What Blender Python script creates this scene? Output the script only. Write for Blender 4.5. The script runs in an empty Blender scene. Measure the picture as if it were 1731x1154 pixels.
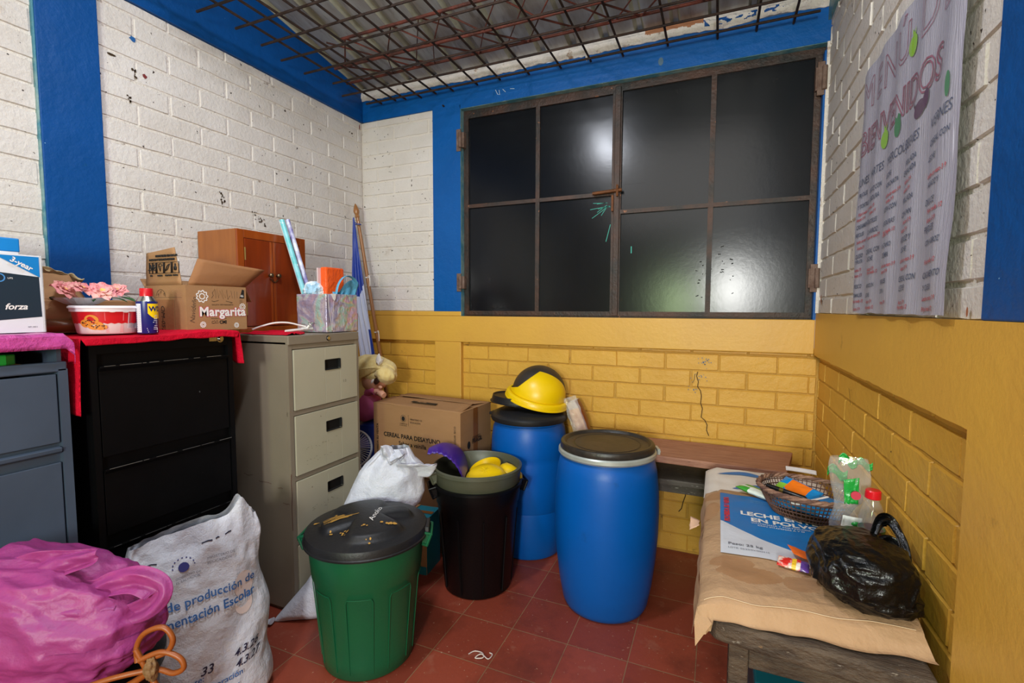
import bpy, bmesh, math, random
from mathutils import Vector, Matrix, noise
random.seed(7)
R = math.radians
scene = bpy.context.scene
C = scene.collection

# ---------------------------------------------------------------- camera, world, lights, exposure
cam_d = bpy.data.cameras.new('camera'); cam = bpy.data.objects.new('camera', cam_d); C.objects.link(cam)
cam_d.sensor_width = 36.0; cam_d.lens = 812.8 / 1731 * 36.0; cam_d.clip_start = .02; cam_d.clip_end = 60
yaw, pitch, roll = R(23.186), R(-3.951), R(.178)
fwd = Vector((-math.sin(yaw) * math.cos(pitch), math.cos(yaw) * math.cos(pitch), math.sin(pitch)))
rt = fwd.cross(Vector((0, 0, 1))).normalized(); up = rt.cross(fwd)
r2 = math.cos(roll) * rt + math.sin(roll) * up; u2 = -math.sin(roll) * rt + math.cos(roll) * up
cam.matrix_world = Matrix(((r2.x, u2.x, -fwd.x, 2.3915), (r2.y, u2.y, -fwd.y, -2.8333), (r2.z, u2.z, -fwd.z, 1.4045), (0, 0, 0, 1)))
scene.camera = cam
vs = scene.view_settings
vs.view_transform = 'Standard'; vs.look = 'None'; vs.gamma = 1.0; vs.use_curve_mapping = False
vs.exposure = 0.0
wd = bpy.data.worlds.new('world'); scene.world = wd; wd.use_nodes = True
wd.node_tree.nodes['Background'].inputs[0].default_value = (.75, .85, 1, 1)
wd.node_tree.nodes['Background'].inputs[1].default_value = .6

def area(name, loc, target, sx, sy, power, col=(1, 1, 1), spread=None):
    l = bpy.data.lights.new(name, 'AREA'); l.shape = 'RECTANGLE'; l.size = sx; l.size_y = sy
    l.energy = power; l.color = col
    if spread: l.spread = spread
    o = bpy.data.objects.new(name, l); C.objects.link(o); o.location = loc
    o.rotation_euler = (Vector(target) - Vector(loc)).to_track_quat('-Z', 'Y').to_euler()
    return o
# daylight through the doorway behind the camera, ceiling tube, and an added soft overhead fill that is no real lamp
area('doorway_daylight', (2.57, -5.1, 1.68), (2.3, 0, 1.3), .32, .62, 92, (1, 1, .96))
area('garden_window_daylight', (1.80, -5.1, 1.5), (1.9, 0, 1.2), .4, .6, 26, (.72, 1, .45))
area('ceiling_tube', (1.33, -1.95, 3.02), (1.3, -1.2, 1.0), .09, .36, 27, (.87, .91, 1))
area('added_soft_fill', (1.9, -3.1, 2.85), (1.3, -1.0, .7), 1.9, 1.2, 21, (1, .97, .93))

# ---------------------------------------------------------------- materials
def srgb(h):
    if isinstance(h, str):
        h = h.lstrip('#'); c = [int(h[i:i + 2], 16) / 255 for i in (0, 2, 4)]
    else: c = list(h)
    return tuple((x / 12.92 if x <= .04045 else ((x + .055) / 1.055) ** 2.4) for x in c) + (1,)

def mat(name, col, rough=.55, metal=0., col2=None, var=.5, vs_=6, bump=0., bs=60, dirt=None, dscale=9, dthr=.62, dsoft=.06,
        specks=None, spk=.70, sps=70, trans=0., alpha=1., coat=0., stretch=(1, 1, 1), bump2=0., bs2=8, sheen=0, spec=.5, dirt2=None, d2s=3, d2t=.6, d2soft=.1, sss=0):
    m = bpy.data.materials.new(name); m.use_nodes = True; nt = m.node_tree; N = nt.nodes; L = nt.links
    b = N['Principled BSDF']; b.inputs['Roughness'].default_value = rough; b.inputs['Metallic'].default_value = metal
    b.inputs['Specular IOR Level'].default_value = spec
    b.inputs['Transmission Weight'].default_value = trans; b.inputs['Alpha'].default_value = alpha
    b.inputs['Coat Weight'].default_value = coat
    if sss: b.inputs['Subsurface Weight'].default_value = sss; b.inputs['Subsurface Scale'].default_value = .02
    if sheen: b.inputs['Sheen Weight'].default_value = sheen
    tc = N.new('ShaderNodeTexCoord'); mp = N.new('ShaderNodeMapping'); mp.inputs['Scale'].default_value = stretch
    L.new(tc.outputs['Object'], mp.inputs['Vector'])
    def nz(scale, det=4, ro=.6):
        n = N.new('ShaderNodeTexNoise'); n.inputs['Scale'].default_value = scale; n.inputs['Detail'].default_value = det
        n.inputs['Roughness'].default_value = ro; L.new(mp.outputs[0], n.inputs['Vector']); return n
    def ramp(src, a, c):
        r = N.new('ShaderNodeMapRange'); r.inputs[1].default_value = a; r.inputs[2].default_value = c; r.clamp = True
        L.new(src, r.inputs[0]); return r.outputs[0]
    def mix(f, a, c):
        x = N.new('ShaderNodeMix'); x.data_type = 'RGBA'
        if isinstance(f, float): x.inputs[0].default_value = f
        else: L.new(f, x.inputs[0])
        for s, v in ((6, a), (7, c)):
            if hasattr(v, 'links'): L.new(v, x.inputs[s])
            else: x.inputs[s].default_value = v
        return x.outputs[2]
    cur = srgb(col)
    if col2 is not None:
        f = ramp(nz(vs_).outputs[0], .5 - .22 / max(var, .01) * .5, .5 + .22 / max(var, .01) * .5)
        cur = mix(f, cur, srgb(col2))
    if dirt is not None:
        cur = mix(ramp(nz(dscale, 6, .7).outputs[0], dthr, dthr + dsoft), cur, srgb(dirt))
    if dirt2 is not None:
        cur = mix(ramp(nz(d2s, 5, .62).outputs[0], d2t, d2t + d2soft), cur, srgb(dirt2))
    if specks is not None:
        cur = mix(ramp(nz(sps, 2, .5).outputs[0], spk, spk + .02), cur, srgb(specks))
    if hasattr(cur, 'links'): L.new(cur, b.inputs['Base Color'])
    else: b.inputs['Base Color'].default_value = cur
    if bump or bump2:
        prev = None
        for s, d in ((bump, bs), (bump2, bs2)):
            if not s: continue
            bn = N.new('ShaderNodeBump'); bn.inputs['Strength'].default_value = s; bn.inputs['Distance'].default_value = .01 if d > 20 else .03
            L.new(nz(d, 5, .6).outputs[0], bn.inputs['Height'])
            if prev: L.new(prev.outputs[0], bn.inputs['Normal'])
            prev = bn
        L.new(prev.outputs[0], b.inputs['Normal'])
    return m

def clear_mat(name, col=(1, 1, 1), gloss=.35, rough=.08, bump=.5, bs=25):
    m = bpy.data.materials.new(name); m.use_nodes = True; nt = m.node_tree; N = nt.nodes; L = nt.links
    N.remove(N['Principled BSDF']); out = N['Material Output']
    t = N.new('ShaderNodeBsdfTransparent'); t.inputs[0].default_value = (*col, 1)
    g = N.new('ShaderNodeBsdfGlossy'); g.inputs['Roughness'].default_value = rough
    d = N.new('ShaderNodeBsdfDiffuse'); d.inputs[0].default_value = (.8, .82, .82, 1)
    a = N.new('ShaderNodeMixShader'); a.inputs[0].default_value = .6; L.new(g.outputs[0], a.inputs[1]); L.new(d.outputs[0], a.inputs[2])
    x = N.new('ShaderNodeMixShader'); x.inputs[0].default_value = gloss
    L.new(t.outputs[0], x.inputs[1]); L.new(a.outputs[0], x.inputs[2]); L.new(x.outputs[0], out.inputs[0])
    n = N.new('ShaderNodeTexNoise'); n.inputs['Scale'].default_value = bs; b = N.new('ShaderNodeBump'); b.inputs['Strength'].default_value = bump
    L.new(n.outputs[0], b.inputs['Height']); L.new(b.outputs[0], g.inputs['Normal'])
    return m

# ---------------------------------------------------------------- mesh helpers (all shapes are given in world metres)
PM = {}
_tcache = {}
def text_geo(s, size=1.0, align='LEFT', outline=0., shear=0., spacing=1., bold=0.):
    key = (s, size, align, outline, shear, spacing, bold)
    if key in _tcache: return _tcache[key]
    cu = bpy.data.curves.new('t', 'FONT'); cu.body = s; cu.size = size; cu.align_x = align; cu.shear = shear; cu.space_character = spacing
    cu.resolution_u = 3; cu.offset = bold
    if outline:
        cu.fill_mode = 'NONE'; cu.bevel_depth = outline; cu.bevel_resolution = 0
    o = bpy.data.objects.new('t', cu); C.objects.link(o)
    dg = bpy.context.evaluated_depsgraph_get(); dg.update()
    me = bpy.data.meshes.new_from_object(o.evaluated_get(dg))
    r = ([tuple(v.co) for v in me.vertices], [tuple(p.vertices) for p in me.polygons])
    bpy.data.objects.remove(o); bpy.data.curves.remove(cu); bpy.data.meshes.remove(me)
    _tcache[key] = r
    return r

class MB:
    def __init__(s): s.V = []; s.F = []; s.I = []; s.S = []
    def add(s, vs, fs, mi=0, sm=False, M=None):
        n = len(s.V)
        for v in vs:
            v = Vector(v); s.V.append(M @ v if M is not None else v)
        for k, f in enumerate(fs):
            s.F.append([i + n for i in f]); s.I.append(mi[k] if isinstance(mi, (list, tuple)) else mi); s.S.append(sm)
        return s
    def bx(s, x0, x1, y0, y1, z0, z1, mi=0, M=None, c=0.):
        if c:
            return s.cbox(x0, x1, y0, y1, z0, z1, c, mi, M)
        s.k = getattr(s, 'k', -1) + 1; e = (s.k * 5 % 7) * .00016                    # keeps butted boxes from sharing a plane
        v = [(x, y, z) for x in (x0 + e, x1 - e) for y in (y0 + e, y1 - e) for z in (z0 + e, z1 - e)]
        return s.add(v, [(0, 1, 3, 2), (4, 6, 7, 5), (0, 4, 5, 1), (2, 3, 7, 6), (0, 2, 6, 4), (1, 5, 7, 3)], mi, False, M)
    def cbox(s, x0, x1, y0, y1, z0, z1, c, mi=0, M=None):
        bm = bmesh.new()
        vv = [bm.verts.new((x, y, z)) for x in (x0, x1) for y in (y0, y1) for z in (z0, z1)]
        for f in [(0, 1, 3, 2), (4, 6, 7, 5), (0, 4, 5, 1), (2, 3, 7, 6), (0, 2, 6, 4), (1, 5, 7, 3)]: bm.faces.new([vv[i] for i in f])
        bmesh.ops.bevel(bm, geom=bm.edges[:], offset=c, segments=2, profile=.5, affect='EDGES')
        bm.verts.index_update()
        s.add([v.co.copy() for v in bm.verts], [[v.index for v in f.verts] for f in bm.faces], mi, False, M); bm.free(); return s
    def quad(s, a, b, c, d, mi=0): return s.add([a, b, c, d], [(0, 1, 2, 3)], mi)
    def lathe(s, prof, c=(0, 0, 0), n=48, mi=0, sm=True, M=None, sx=1, sy=1, fn=None):
        c = Vector(c); vs = []; fs = []; ml = []
        for r, z in prof:
            for i in range(n):
                a = 2 * math.pi * i / n
                q = Vector((r * math.cos(a) * sx, r * math.sin(a) * sy, z))
                if fn: q = fn(q, a)
                vs.append((M @ q if M is not None else q) + c)
        for j in range(len(prof) - 1):
            for i in range(n):
                i2 = (i + 1) % n; fs.append((j * n + i, j * n + i2, (j + 1) * n + i2, (j + 1) * n + i)); ml.append(mi[j] if isinstance(mi, (list, tuple)) else mi)
        if prof[0][0] > 0 and False: pass
        return s.add(vs, fs, ml, sm)
    def disc(s, r, c, n=48, mi=0, M=None):
        c = Vector(c); vs = [((M @ Vector((r * math.cos(2 * math.pi * i / n), r * math.sin(2 * math.pi * i / n), 0))) if M is not None else Vector((r * math.cos(2 * math.pi * i / n), r * math.sin(2 * math.pi * i / n), 0))) + c for i in range(n)]
        return s.add(vs, [tuple(range(n))], mi)
    def tube(s, path, r, n=8, mi=0, closed=False, sm=True, flat=None):
        P = [Vector(p) for p in path]; m = len(P); vs = []; fs = []
        up = Vector((0, 0, 1)); prev = None
        for k in range(m):
            a = P[(k - 1) % m] if (closed or k > 0) else P[k]; b = P[(k + 1) % m] if (closed or k < m - 1) else P[k]
            t = (b - a)
            t = t.normalized() if t.length > 1e-9 else Vector((0, 0, 1))
            if prev is None:
                u = t.cross(up);
                if u.length < .05: u = t.cross(Vector((1, 0, 0)))
            else: u = prev - t * prev.dot(t)
            u.normalize(); prev = u; w = t.cross(u)
            rr = r[k] if isinstance(r, (list, tuple)) else r
            for i in range(n):
                an = 2 * math.pi * i / n
                vs.append(P[k] + u * math.cos(an) * rr + w * math.sin(an) * rr * (flat or 1))
        for k in range(m if closed else m - 1):
            for i in range(n):
                i2 = (i + 1) % n; k2 = (k + 1) % m
                fs.append((k * n + i, k * n + i2, k2 * n + i2, k2 * n + i))
        if not closed: fs += [tuple(range(n)), tuple((m - 1) * n + i for i in range(n))]
        return s.add(vs, fs, mi, sm)
    def grid(s, fn, nu, nv, mi=0, sm=True, cu=False, u0=0, u1=1, v0=0, v1=1):
        vs = []; fs = []; ml = []
        for j in range(nv + 1):
            for i in range(nu + (0 if cu else 1)):
                vs.append(Vector(fn(u0 + (u1 - u0) * i / nu, v0 + (v1 - v0) * j / nv)))
        w = nu if cu else nu + 1
        for j in range(nv):
            for i in range(nu):
                i2 = (i + 1) % w if cu else i + 1
                fs.append((j * w + i, j * w + i2, (j + 1) * w + i2, (j + 1) * w + i))
                ml.append(mi(u0 + (u1 - u0) * (i + .5) / nu, v0 + (v1 - v0) * (j + .5) / nv) if callable(mi) else mi)
        return s.add(vs, fs, ml, sm)
    def prism(s, poly, h0, h1, fr, mi=0):
        """2D polygon in the frame fr = (origin, u, v) extruded along u x v from h0 to h1"""
        o, u, v = [Vector(q) for q in fr]; n = u.cross(v).normalized(); k = len(poly)
        vs = [o + u * a + v * b + n * h for h in (h0, h1) for a, b in poly]
        fs = [tuple(range(k))[::-1], tuple(range(k, 2 * k))] + [(i, (i + 1) % k, k + (i + 1) % k, k + i) for i in range(k)]
        return s.add(vs, fs, mi)
    def text(s, t, fr, size, mi=0, off=.0006, align='LEFT', fn=None, **kw):
        vs, fs = text_geo(t, size, align, **kw)
        if fn: return s.add([fn(a, b) for a, b, c in vs], fs, mi)
        o, u, v = [Vector(q) for q in fr]; n = u.cross(v).normalized()
        return s.add([o + u * a + v * b + n * (off + c * .3) for a, b, c in vs], fs, mi)
    def poly(s, pts, fr, mi=0, off=.0005, fn=None):
        if fn: return s.add([fn(a, b) for a, b in pts], [tuple(range(len(pts)))], mi)
        o, u, v = [Vector(q) for q in fr]; n = u.cross(v).normalized()
        return s.add([o + u * a + v * b + n * off for a, b in pts], [tuple(range(len(pts)))], mi)
    def stroke(s, pts, w, fr=None, mi=0, off=.0006, fn=None):
        if fr: 
            o, u, v = [Vector(q) for q in fr]; n = u.cross(v).normalized(); fn = lambda a, b: o + u * a + v * b + n * off
        P = [Vector((a, b)) for a, b in pts]; L_ = []; R_ = []
        for k, p in enumerate(P):
            t = (P[min(k + 1, len(P) - 1)] - P[max(k - 1, 0)]); t = t.normalized() if t.length > 1e-9 else Vector((1, 0)); nn = Vector((-t.y, t.x))
            L_.append(fn(*(p + nn * w / 2))); R_.append(fn(*(p - nn * w / 2)))
        m = len(P); return s.add(L_ + R_, [(i, i + 1, m + i + 1, m + i) for i in range(m - 1)], mi)
    def build(s, name, mats, parent=None, loc=None, bevel=0., seg=2, sub=0, solid=0., recalc=True, angle=38):
        me = bpy.data.meshes.new(name); o = bpy.data.objects.new(name, me); C.objects.link(o)
        vs = s.V
        if parent is not None:
            inv = PM[parent].inverted(); vs = [inv @ v for v in vs]; o.parent = parent; PM[o] = PM[parent]
        elif loc is not None:
            l = Vector(loc); vs = [v - l for v in vs]; o.location = l; PM[o] = Matrix.Translation(l)
        else: PM[o] = Matrix.Identity(4)
        me.from_pydata(vs, [], s.F)
        if not isinstance(mats, (list, tuple)): mats = [mats]
        for m in mats: me.materials.append(m)
        me.polygons.foreach_set('material_index', s.I); me.polygons.foreach_set('use_smooth', s.S)
        if recalc:
            bm = bmesh.new(); bm.from_mesh(me); bmesh.ops.recalc_face_normals(bm, faces=bm.faces[:]); bm.to_mesh(me); bm.free()
        me.update()
        if any(s.S): me.set_sharp_from_angle(angle=R(angle))
        if solid:
            md = o.modifiers.new('solid', 'SOLIDIFY'); md.thickness = solid; md.offset = -1
        if bevel:
            md = o.modifiers.new('bevel', 'BEVEL'); md.width = bevel; md.segments = seg; md.limit_method = 'ANGLE'; md.angle_limit = R(40)
        if sub:
            md = o.modifiers.new('sub', 'SUBSURF'); md.levels = sub; md.render_levels = sub
        return o

def tag(o, label, cat, group=None, kind=None):
    o['label'] = label; o['category'] = cat
    if group: o['group'] = group
    if kind: o['kind'] = kind
    return o
def thing(name, label, cat, loc=(0, 0, 0), group=None):
    o = bpy.data.objects.new(name, None); C.objects.link(o); o.empty_display_size = .05
    o.location = loc; PM[o] = Matrix.Translation(Vector(loc)); return tag(o, label, cat, group)
def struct(name, mb, mats, parent=None, **kw):
    o = mb.build(name, mats, parent, **kw)
    if parent is None: o['kind'] = 'structure'
    return o
def nz(x, y=0, z=0): return noise.noise(Vector((x, y, z)))
def fbm(x, y, z=0, o=4): return noise.fractal(Vector((x, y, z)), 1.0, 2.0, o)
def ridge(x, y, z=0, o=3):
    t = 0; a = 1; q = Vector((x, y, z))
    for _ in range(o):
        t += a * (1 - 2.2 * abs(noise.noise(q))); a *= .5; q = q * 2.03 + Vector((3.1, 1.7, 5.3))
    return t
def rot(axis, deg): return Matrix.Rotation(R(deg), 3, axis)
def fr(o, u, v): return (Vector(o), Vector(u), Vector(v))
# ================================================================ THE ROOM
W = 2.842; ZS = 1.384; ZB = 2.725
m_wbrick = mat('white painted brick', '#dbd5d0', .62, col2='#cec6be', vs_=3, bump=.4, bs=60, bump2=.12, bs2=14, dirt='#a8917c', dscale=7, dthr=.64, dsoft=.14, specks='#3f322b', spk=.715, sps=52)
m_wjoint = mat('white painted mortar', '#d9d1c8', .7, bump=.6, bs=70, dirt='#8a7768', dscale=16, dthr=.6, dsoft=.1)
m_ybrick = mat('mustard painted brick', '#d8a640', .5, col2='#cd9a38', vs_=4, bump=.22, bs=50, bump2=.16, bs2=13, dirt='#8d6a26', dscale=8, dthr=.66, dsoft=.12, specks='#6b4d1c', spk=.77, sps=60)
m_yjoint = mat('mustard painted mortar', '#ba8c32', .6, bump=.4, bs=60, dirt='#6b4d1a', dscale=14, dthr=.62, dsoft=.1)
m_yplain = mat('mustard painted plaster', '#d9a843', .45, col2='#d09e44', vs_=2.5, bump=.14, bs=35, bump2=.05, bs2=6, dirt='#a67a2c', dscale=5, dthr=.62, dsoft=.12, specks='#7c5a2c', spk=.78, sps=45)
m_blue = mat('blue painted plaster', '#004a90', .5, spec=.3, col2='#004484', vs_=3, bump=.25, bs=30, bump2=.2, bs2=7, specks='#7fa9c8', spk=.79, sps=55, dirt='#0b4a63', dscale=4, dthr=.68, dsoft=.1)
m_bluebright = mat('bright blue painted plaster', '#0058a4', .48, spec=.3, col2='#005098', vs_=3, bump=.25, bs=30, bump2=.25, bs2=7, specks='#8fb5d0', spk=.79, sps=60, dirt='#22587c', dscale=5, dthr=.69, dsoft=.1)
m_teal = mat('old teal paint edge', '#3f7c8c', .5, bump=.5, bs=40, col2='#7c9a98', vs_=14, var=1, dirt='#9a7f62', dscale=18, dthr=.64)
m_steel = mat('black painted sheet steel', '#101318', .2, metal=0, spec=.32, col2='#0c0e12', vs_=4, bump=.02, bs=45, bump2=.012, bs2=5, dirt='#3a3430', dscale=7, dthr=.68, dsoft=.2, specks='#101112', spk=.76, sps=35)
m_rust = mat('rusty black steel bar', '#252321', .5, metal=.2, col2='#4a3024', vs_=5, var=.8, bump=.4, bs=60, specks='#8d5a3c', spk=.72, sps=30)
m_rustbar = mat('brown rusted rebar', '#3d2a20', .75, metal=.3, col2='#2a1e19', vs_=10, var=1, bump=.7, bs=120)
m_rustred = mat('red oxide rebar', '#6e3527', .7, metal=.2, col2='#43241a', vs_=10, var=1, bump=.6, bs=100)
m_roof = mat('galvanised roof sheet', '#a9abac', .5, metal=.3, col2='#8b867f', vs_=3, var=.8, stretch=(3, .6, 1), dirt='#5b5148', dscale=4, dthr=.55, dsoft=.18, bump=.15, bs=30)
m_rib = mat('stained rib edge', '#a5a38f', .6, col2='#7b7563', vs_=6, var=1, stretch=(3, .7, 1))
m_mort = mat('rough white plaster', '#e0d8d0', .8, bump=.9, bs=45, bump2=.6, bs2=18, dirt='#9a7a60', dscale=10, dthr=.6, dsoft=.08)
m_crack = mat('dark crack', '#3a2812', .9)
m_scuff = mat('blue paint mist', '#8c8a63', .6)
m_terra = mat('bare clay patch', '#a0603e', .8, bump=.4, bs=60)

# ---- floor tiles
def floor_mat():
    m = bpy.data.materials.new('red cement floor tiles'); m.use_nodes = True; nt = m.node_tree; N = nt.nodes; L = nt.links
    b = N['Principled BSDF']
    tc = N.new('ShaderNodeTexCoord'); mp = N.new('ShaderNodeMapping'); mp.inputs['Location'].default_value = (-1.1003, .222, 0)
    L.new(tc.outputs['Object'], mp.inputs[0])
    br = N.new('ShaderNodeTexBrick'); br.offset = 0; br.squash = 1
    for k, v in (('Scale', 1), ('Mortar Size', .0022), ('Mortar Smooth', .3), ('Bias', 0), ('Brick Width', .25), ('Row Height', .25)): br.inputs[k].default_value = v
    br.inputs['Color1'].default_value = srgb('#96432f'); br.inputs['Color2'].default_value = srgb('#7f3525'); br.inputs['Mortar'].default_value = srgb('#8f6a4c')
    L.new(mp.outputs[0], br.inputs['Vector'])
    def nzz(sc, d=6, r=.65):
        n = N.new('ShaderNodeTexNoise'); n.inputs['Scale'].default_value = sc; n.inputs['Detail'].default_value = d; n.inputs['Roughness'].default_value = r
        L.new(tc.outputs['Object'], n.inputs['Vector']); return n.outputs[0]
    def layer(cur, n, a, c, col, st=1.):
        r = N.new('ShaderNodeMapRange'); r.inputs[1].default_value = a; r.inputs[2].default_value = c; r.inputs[4].default_value = st; L.new(n, r.inputs[0])
        x = N.new('ShaderNodeMix'); x.data_type = 'RGBA'; L.new(r.outputs[0], x.inputs[0]); L.new(cur, x.inputs[6]); x.inputs[7].default_value = srgb(col); return x.outputs[2]
    cur = br.outputs[0]
    cur = layer(cur, nzz(3.2), .5, .72, '#5c281d', .7)
    cur = layer(cur, nzz(9), .6, .75, '#a06a55', .55)
    cur = layer(cur, nzz(30, 3), .68, .74, '#b58c74', .7)
    cur = layer(cur, nzz(75, 2), .70, .73, '#c9a58a', .8)
    L.new(cur, b.inputs['Base Color'])
    rr = N.new('ShaderNodeMapRange'); rr.inputs[3].default_value = .32; rr.inputs[4].default_value = .6; L.new(nzz(5), rr.inputs[0]); L.new(rr.outputs[0], b.inputs['Roughness'])
    inv = N.new('ShaderNodeMath'); inv.operation = 'SUBTRACT'; inv.inputs[0].default_value = 1; L.new(br.outputs['Fac'], inv.inputs[1])
    b1 = N.new('ShaderNodeBump'); b1.inputs['Strength'].default_value = .5; b1.inputs['Distance'].default_value = .004; L.new(inv.outputs[0], b1.inputs['Height'])
    b2 = N.new('ShaderNodeBump'); b2.inputs['Strength'].default_value = .12; b2.inputs['Distance'].default_value = .01; L.new(nzz(22), b2.inputs['Height']); L.new(b1.outputs[0], b2.inputs['Normal'])
    L.new(b2.outputs[0], b.inputs['Normal'])
    return m
mb = MB(); mb.bx(-.1, W + .2, -5.3, .2, -.1, 0); struct('floor', mb, floor_mat())

def bricks(mb, o, u, v, n, w, h, bl, bh, gap, depth, mi, row0=0., off0=0., jit=.0025, seed=1):
    """individual painted bricks standing proud of the mortar plane (chamfered), running bond"""
    rnd = random.Random(seed); o, u, v, n = [Vector(q) for q in (o, u, v, n)]
    rows = int(math.ceil((h - row0) / bh)) + 1
    for j in range(-1, rows):
        b0 = row0 + j * bh + gap / 2; b1 = row0 + (j + 1) * bh - gap / 2
        b0 = max(b0, 0); b1 = min(b1, h)
        if b1 - b0 < .012: continue
        x = off0 + (bl / 2 if j % 2 else 0) - bl * 2
        while x < w:
            j1 = rnd.uniform(-.006, .006)
            a0 = max(x + gap / 2, 0); a1 = min(x + bl - gap / 2 + j1, w)
            x += bl
            if a1 - a0 < .012: continue
            # front face subdivided and slightly uneven
            c = .0035; nu = max(2, int((a1 - a0) / .035)); nv = 3; s0 = rnd.uniform(0, 50); dd = depth * rnd.uniform(.7, 1.15)
            def P(a, b):
                e = min(a - a0, a1 - a, b - b0, b1 - b)
                wob = .0018 * nz(a * 30 + s0, b * 30)
                return o + u * (a + .0022 * nz(a * 12, b * 40, 7)) + v * (b + .003 * nz(a * 14 + s0, b * 4, 3)) + n * (-.002 + (0 if e < 1e-6 else dd + wob))
            us = [a0, a0 + c] + [a0 + c + (a1 - a0 - 2 * c) * k / nu for k in range(1, nu)] + [a1 - c, a1]
            vs_ = [b0, b0 + c] + [b0 + c + (b1 - b0 - 2 * c) * k / nv for k in range(1, nv)] + [b1 - c, b1]
            pts = [P(a, b) for b in vs_ for a in us]; q = len(us)
            fs = [(jj * q + i, jj * q + i + 1, (jj + 1) * q + i + 1, (jj + 1) * q + i) for jj in range(len(vs_) - 1) for i in range(q - 1)]
            mb.add(pts, fs, mi, True)

# ---- left wall (x = 0 plane, faces +X)
mb = MB()
mb.bx(-.12, -.008, -5.2, .12, 0, ZB + .1, 1)
bricks(mb, (-.008, -1.612, ZS), (0, 1, 0), (0, 0, 1), (1, 0, 0), 1.61, ZB - ZS, .285, .0935, .009, .007, 0, row0=-.02, seed=3)
bricks(mb, (-.008, -3.2, ZS), (0, 1, 0), (0, 0, 1), (1, 0, 0), 3.2 - 1.81, ZB - ZS, .285, .0935, .009, .007, 0, row0=.01, off0=.1, seed=4)
mb.bx(-.008, .002, -5.2, 0, 0, ZS, 2)
# scuffs of dark paint on the bricks
f_ = fr((.001, 0, 0), (0, -1, 0), (0, 0, 1))
rnd = random.Random(5)
for (yy, zz) in ((-1.087, 1.985), (-1.08, 1.945), (-.90, 1.915), (-.86, 1.905), (-.84, 1.885), (-1.5, 2.32), (-1.47, 2.43)):
    for k in range(7):
        a = -yy + rnd.uniform(-.012, .012); b = zz + rnd.uniform(-.02, .02); r_ = rnd.uniform(.002, .006)
        mb.poly([(a + r_ * math.cos(t) * rnd.uniform(.6, 1.3), b + r_ * math.sin(t) * rnd.uniform(.6, 1.6)) for t in [i * 1.05 for i in range(6)]], f_, 3, off=.0022)
def dab(yy, zz, ra, rb, mi, sd):
    q = random.Random(sd); mb.poly([(-yy + ra * math.cos(i * .57) * q.uniform(.7, 1.2), zz + rb * math.sin(i * .57) * q.uniform(.7, 1.2)) for i in range(11)], f_, mi, off=.003)
dab(-1.433, 2.436, .010, .009, 4, 1); dab(-1.475, 2.575, .013, .012, 5, 2); dab(-1.56, 2.47, .016, .005, 3, 5); dab(-.02, 2.69, .006, .02, 4, 7); dab(-.10, 2.62, .01, .006, 3, 8)
struct('wall_left', mb, [m_wbrick, m_wjoint, m_yplain, m_crack, mat('dark red spot', '#7a2c2c', .7), mat('blue dab', '#1c5c9c', .6)])
mb = MB(); mb.bx(-.01, .014, -1.815, -1.612, ZS, ZB + .02, 0); mb.bx(-.01, .010, -1.822, -1.812, ZS, ZB, 1)
struct('trim_1', mb, [m_blue, m_teal], bevel=.003)
# beam over the left wall: rises with the roof
mb = MB()
pl = [(-5.2, ZB), (.02, ZB), (.02, 2.955), (-5.2, 2.955 + .18 * 5.2)]
mb.prism(pl, -.01, .012, ((0, 0, 0), (0, 1, 0), (0, 0, 1)), 0)
# white peeled upper edge nearer the camera
n_ = 40; top = [(-2.6 + i * 1.35 / n_, 2.965 + .18 * (2.6 - i * 1.35 / n_) - .006) for i in range(n_ + 1)]
low = [(a, b - (.05 + .03 * nz(a * 9, 2)) * min(1, (i + 1) / 3, (n_ - i + .5) / 8)) for i, (a, b) in enumerate(top)]
for i in range(n_): mb.poly([low[i], low[i + 1], top[i + 1], top[i]], ((.012, 0, 0), (0, 1, 0), (0, 0, 1)), 1, off=.0015)
struct('trim_2', mb, [m_blue, m_mort])

# ---- back wall (y = 0 plane, faces -Y)
XO0, XO1, ZW0, ZW1 = .805, W, 1.351, 2.70
mb = MB()
mb.bx(-.1, .62, .012, .14, ZS, ZB + .05, 1)                                   # behind the white panel
bricks(mb, (0, .012, ZS), (1, 0, 0), (0, 0, 1), (0, -1, 0), .594, ZB - ZS, .285, .0935, .009, .007, 0, row0=-.02, off0=.13, seed=8)
mb.bx(-.1, W + .1, .034, .14, 0, 1.2, 3)                                       # behind the mustard panels
bricks(mb, (0, .034, 0), (1, 0, 0), (0, 0, 1), (0, -1, 0), .60, 1.1765, .285, .0955, .006, .005, 2, row0=1.1765 - .0955 * 13 + .075, off0=.06, seed=9)
bricks(mb, (.803, .034, 0), (1, 0, 0), (0, 0, 1), (0, -1, 0), W - .803 + .02, 1.1765, .282, .0955, .006, .006, 2, row0=1.1765 - .0955 * 13 + .075, off0=.05, seed=11)
f_ = fr((0, .025, 0), (1, 0, 0), (0, 0, 1))
cr = [(2.295, 1.055), (2.29, 1.03), (2.30, 1.0), (2.297, .97), (2.312, .95), (2.318, .92), (2.315, .88), (2.325, .85), (2.32, .80), (2.34, .785), (2.352, .76), (2.350, .73), (2.362, .70)]
mb.stroke(cr, .004, f_, 4, off=.002); mb.stroke([(2.28, 1.04), (2.278, 1.01), (2.27, .99)], .0025, f_, 4, off=.002)
cr = [(2.235, .50), (2.24, .46), (2.235, .42), (2.245, .38), (2.25, .34), (2.238, .30), (2.23, .26), (2.215, .24)]
mb.stroke(cr, .005, f_, 4, off=.002)
rnd = random.Random(9)
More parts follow.
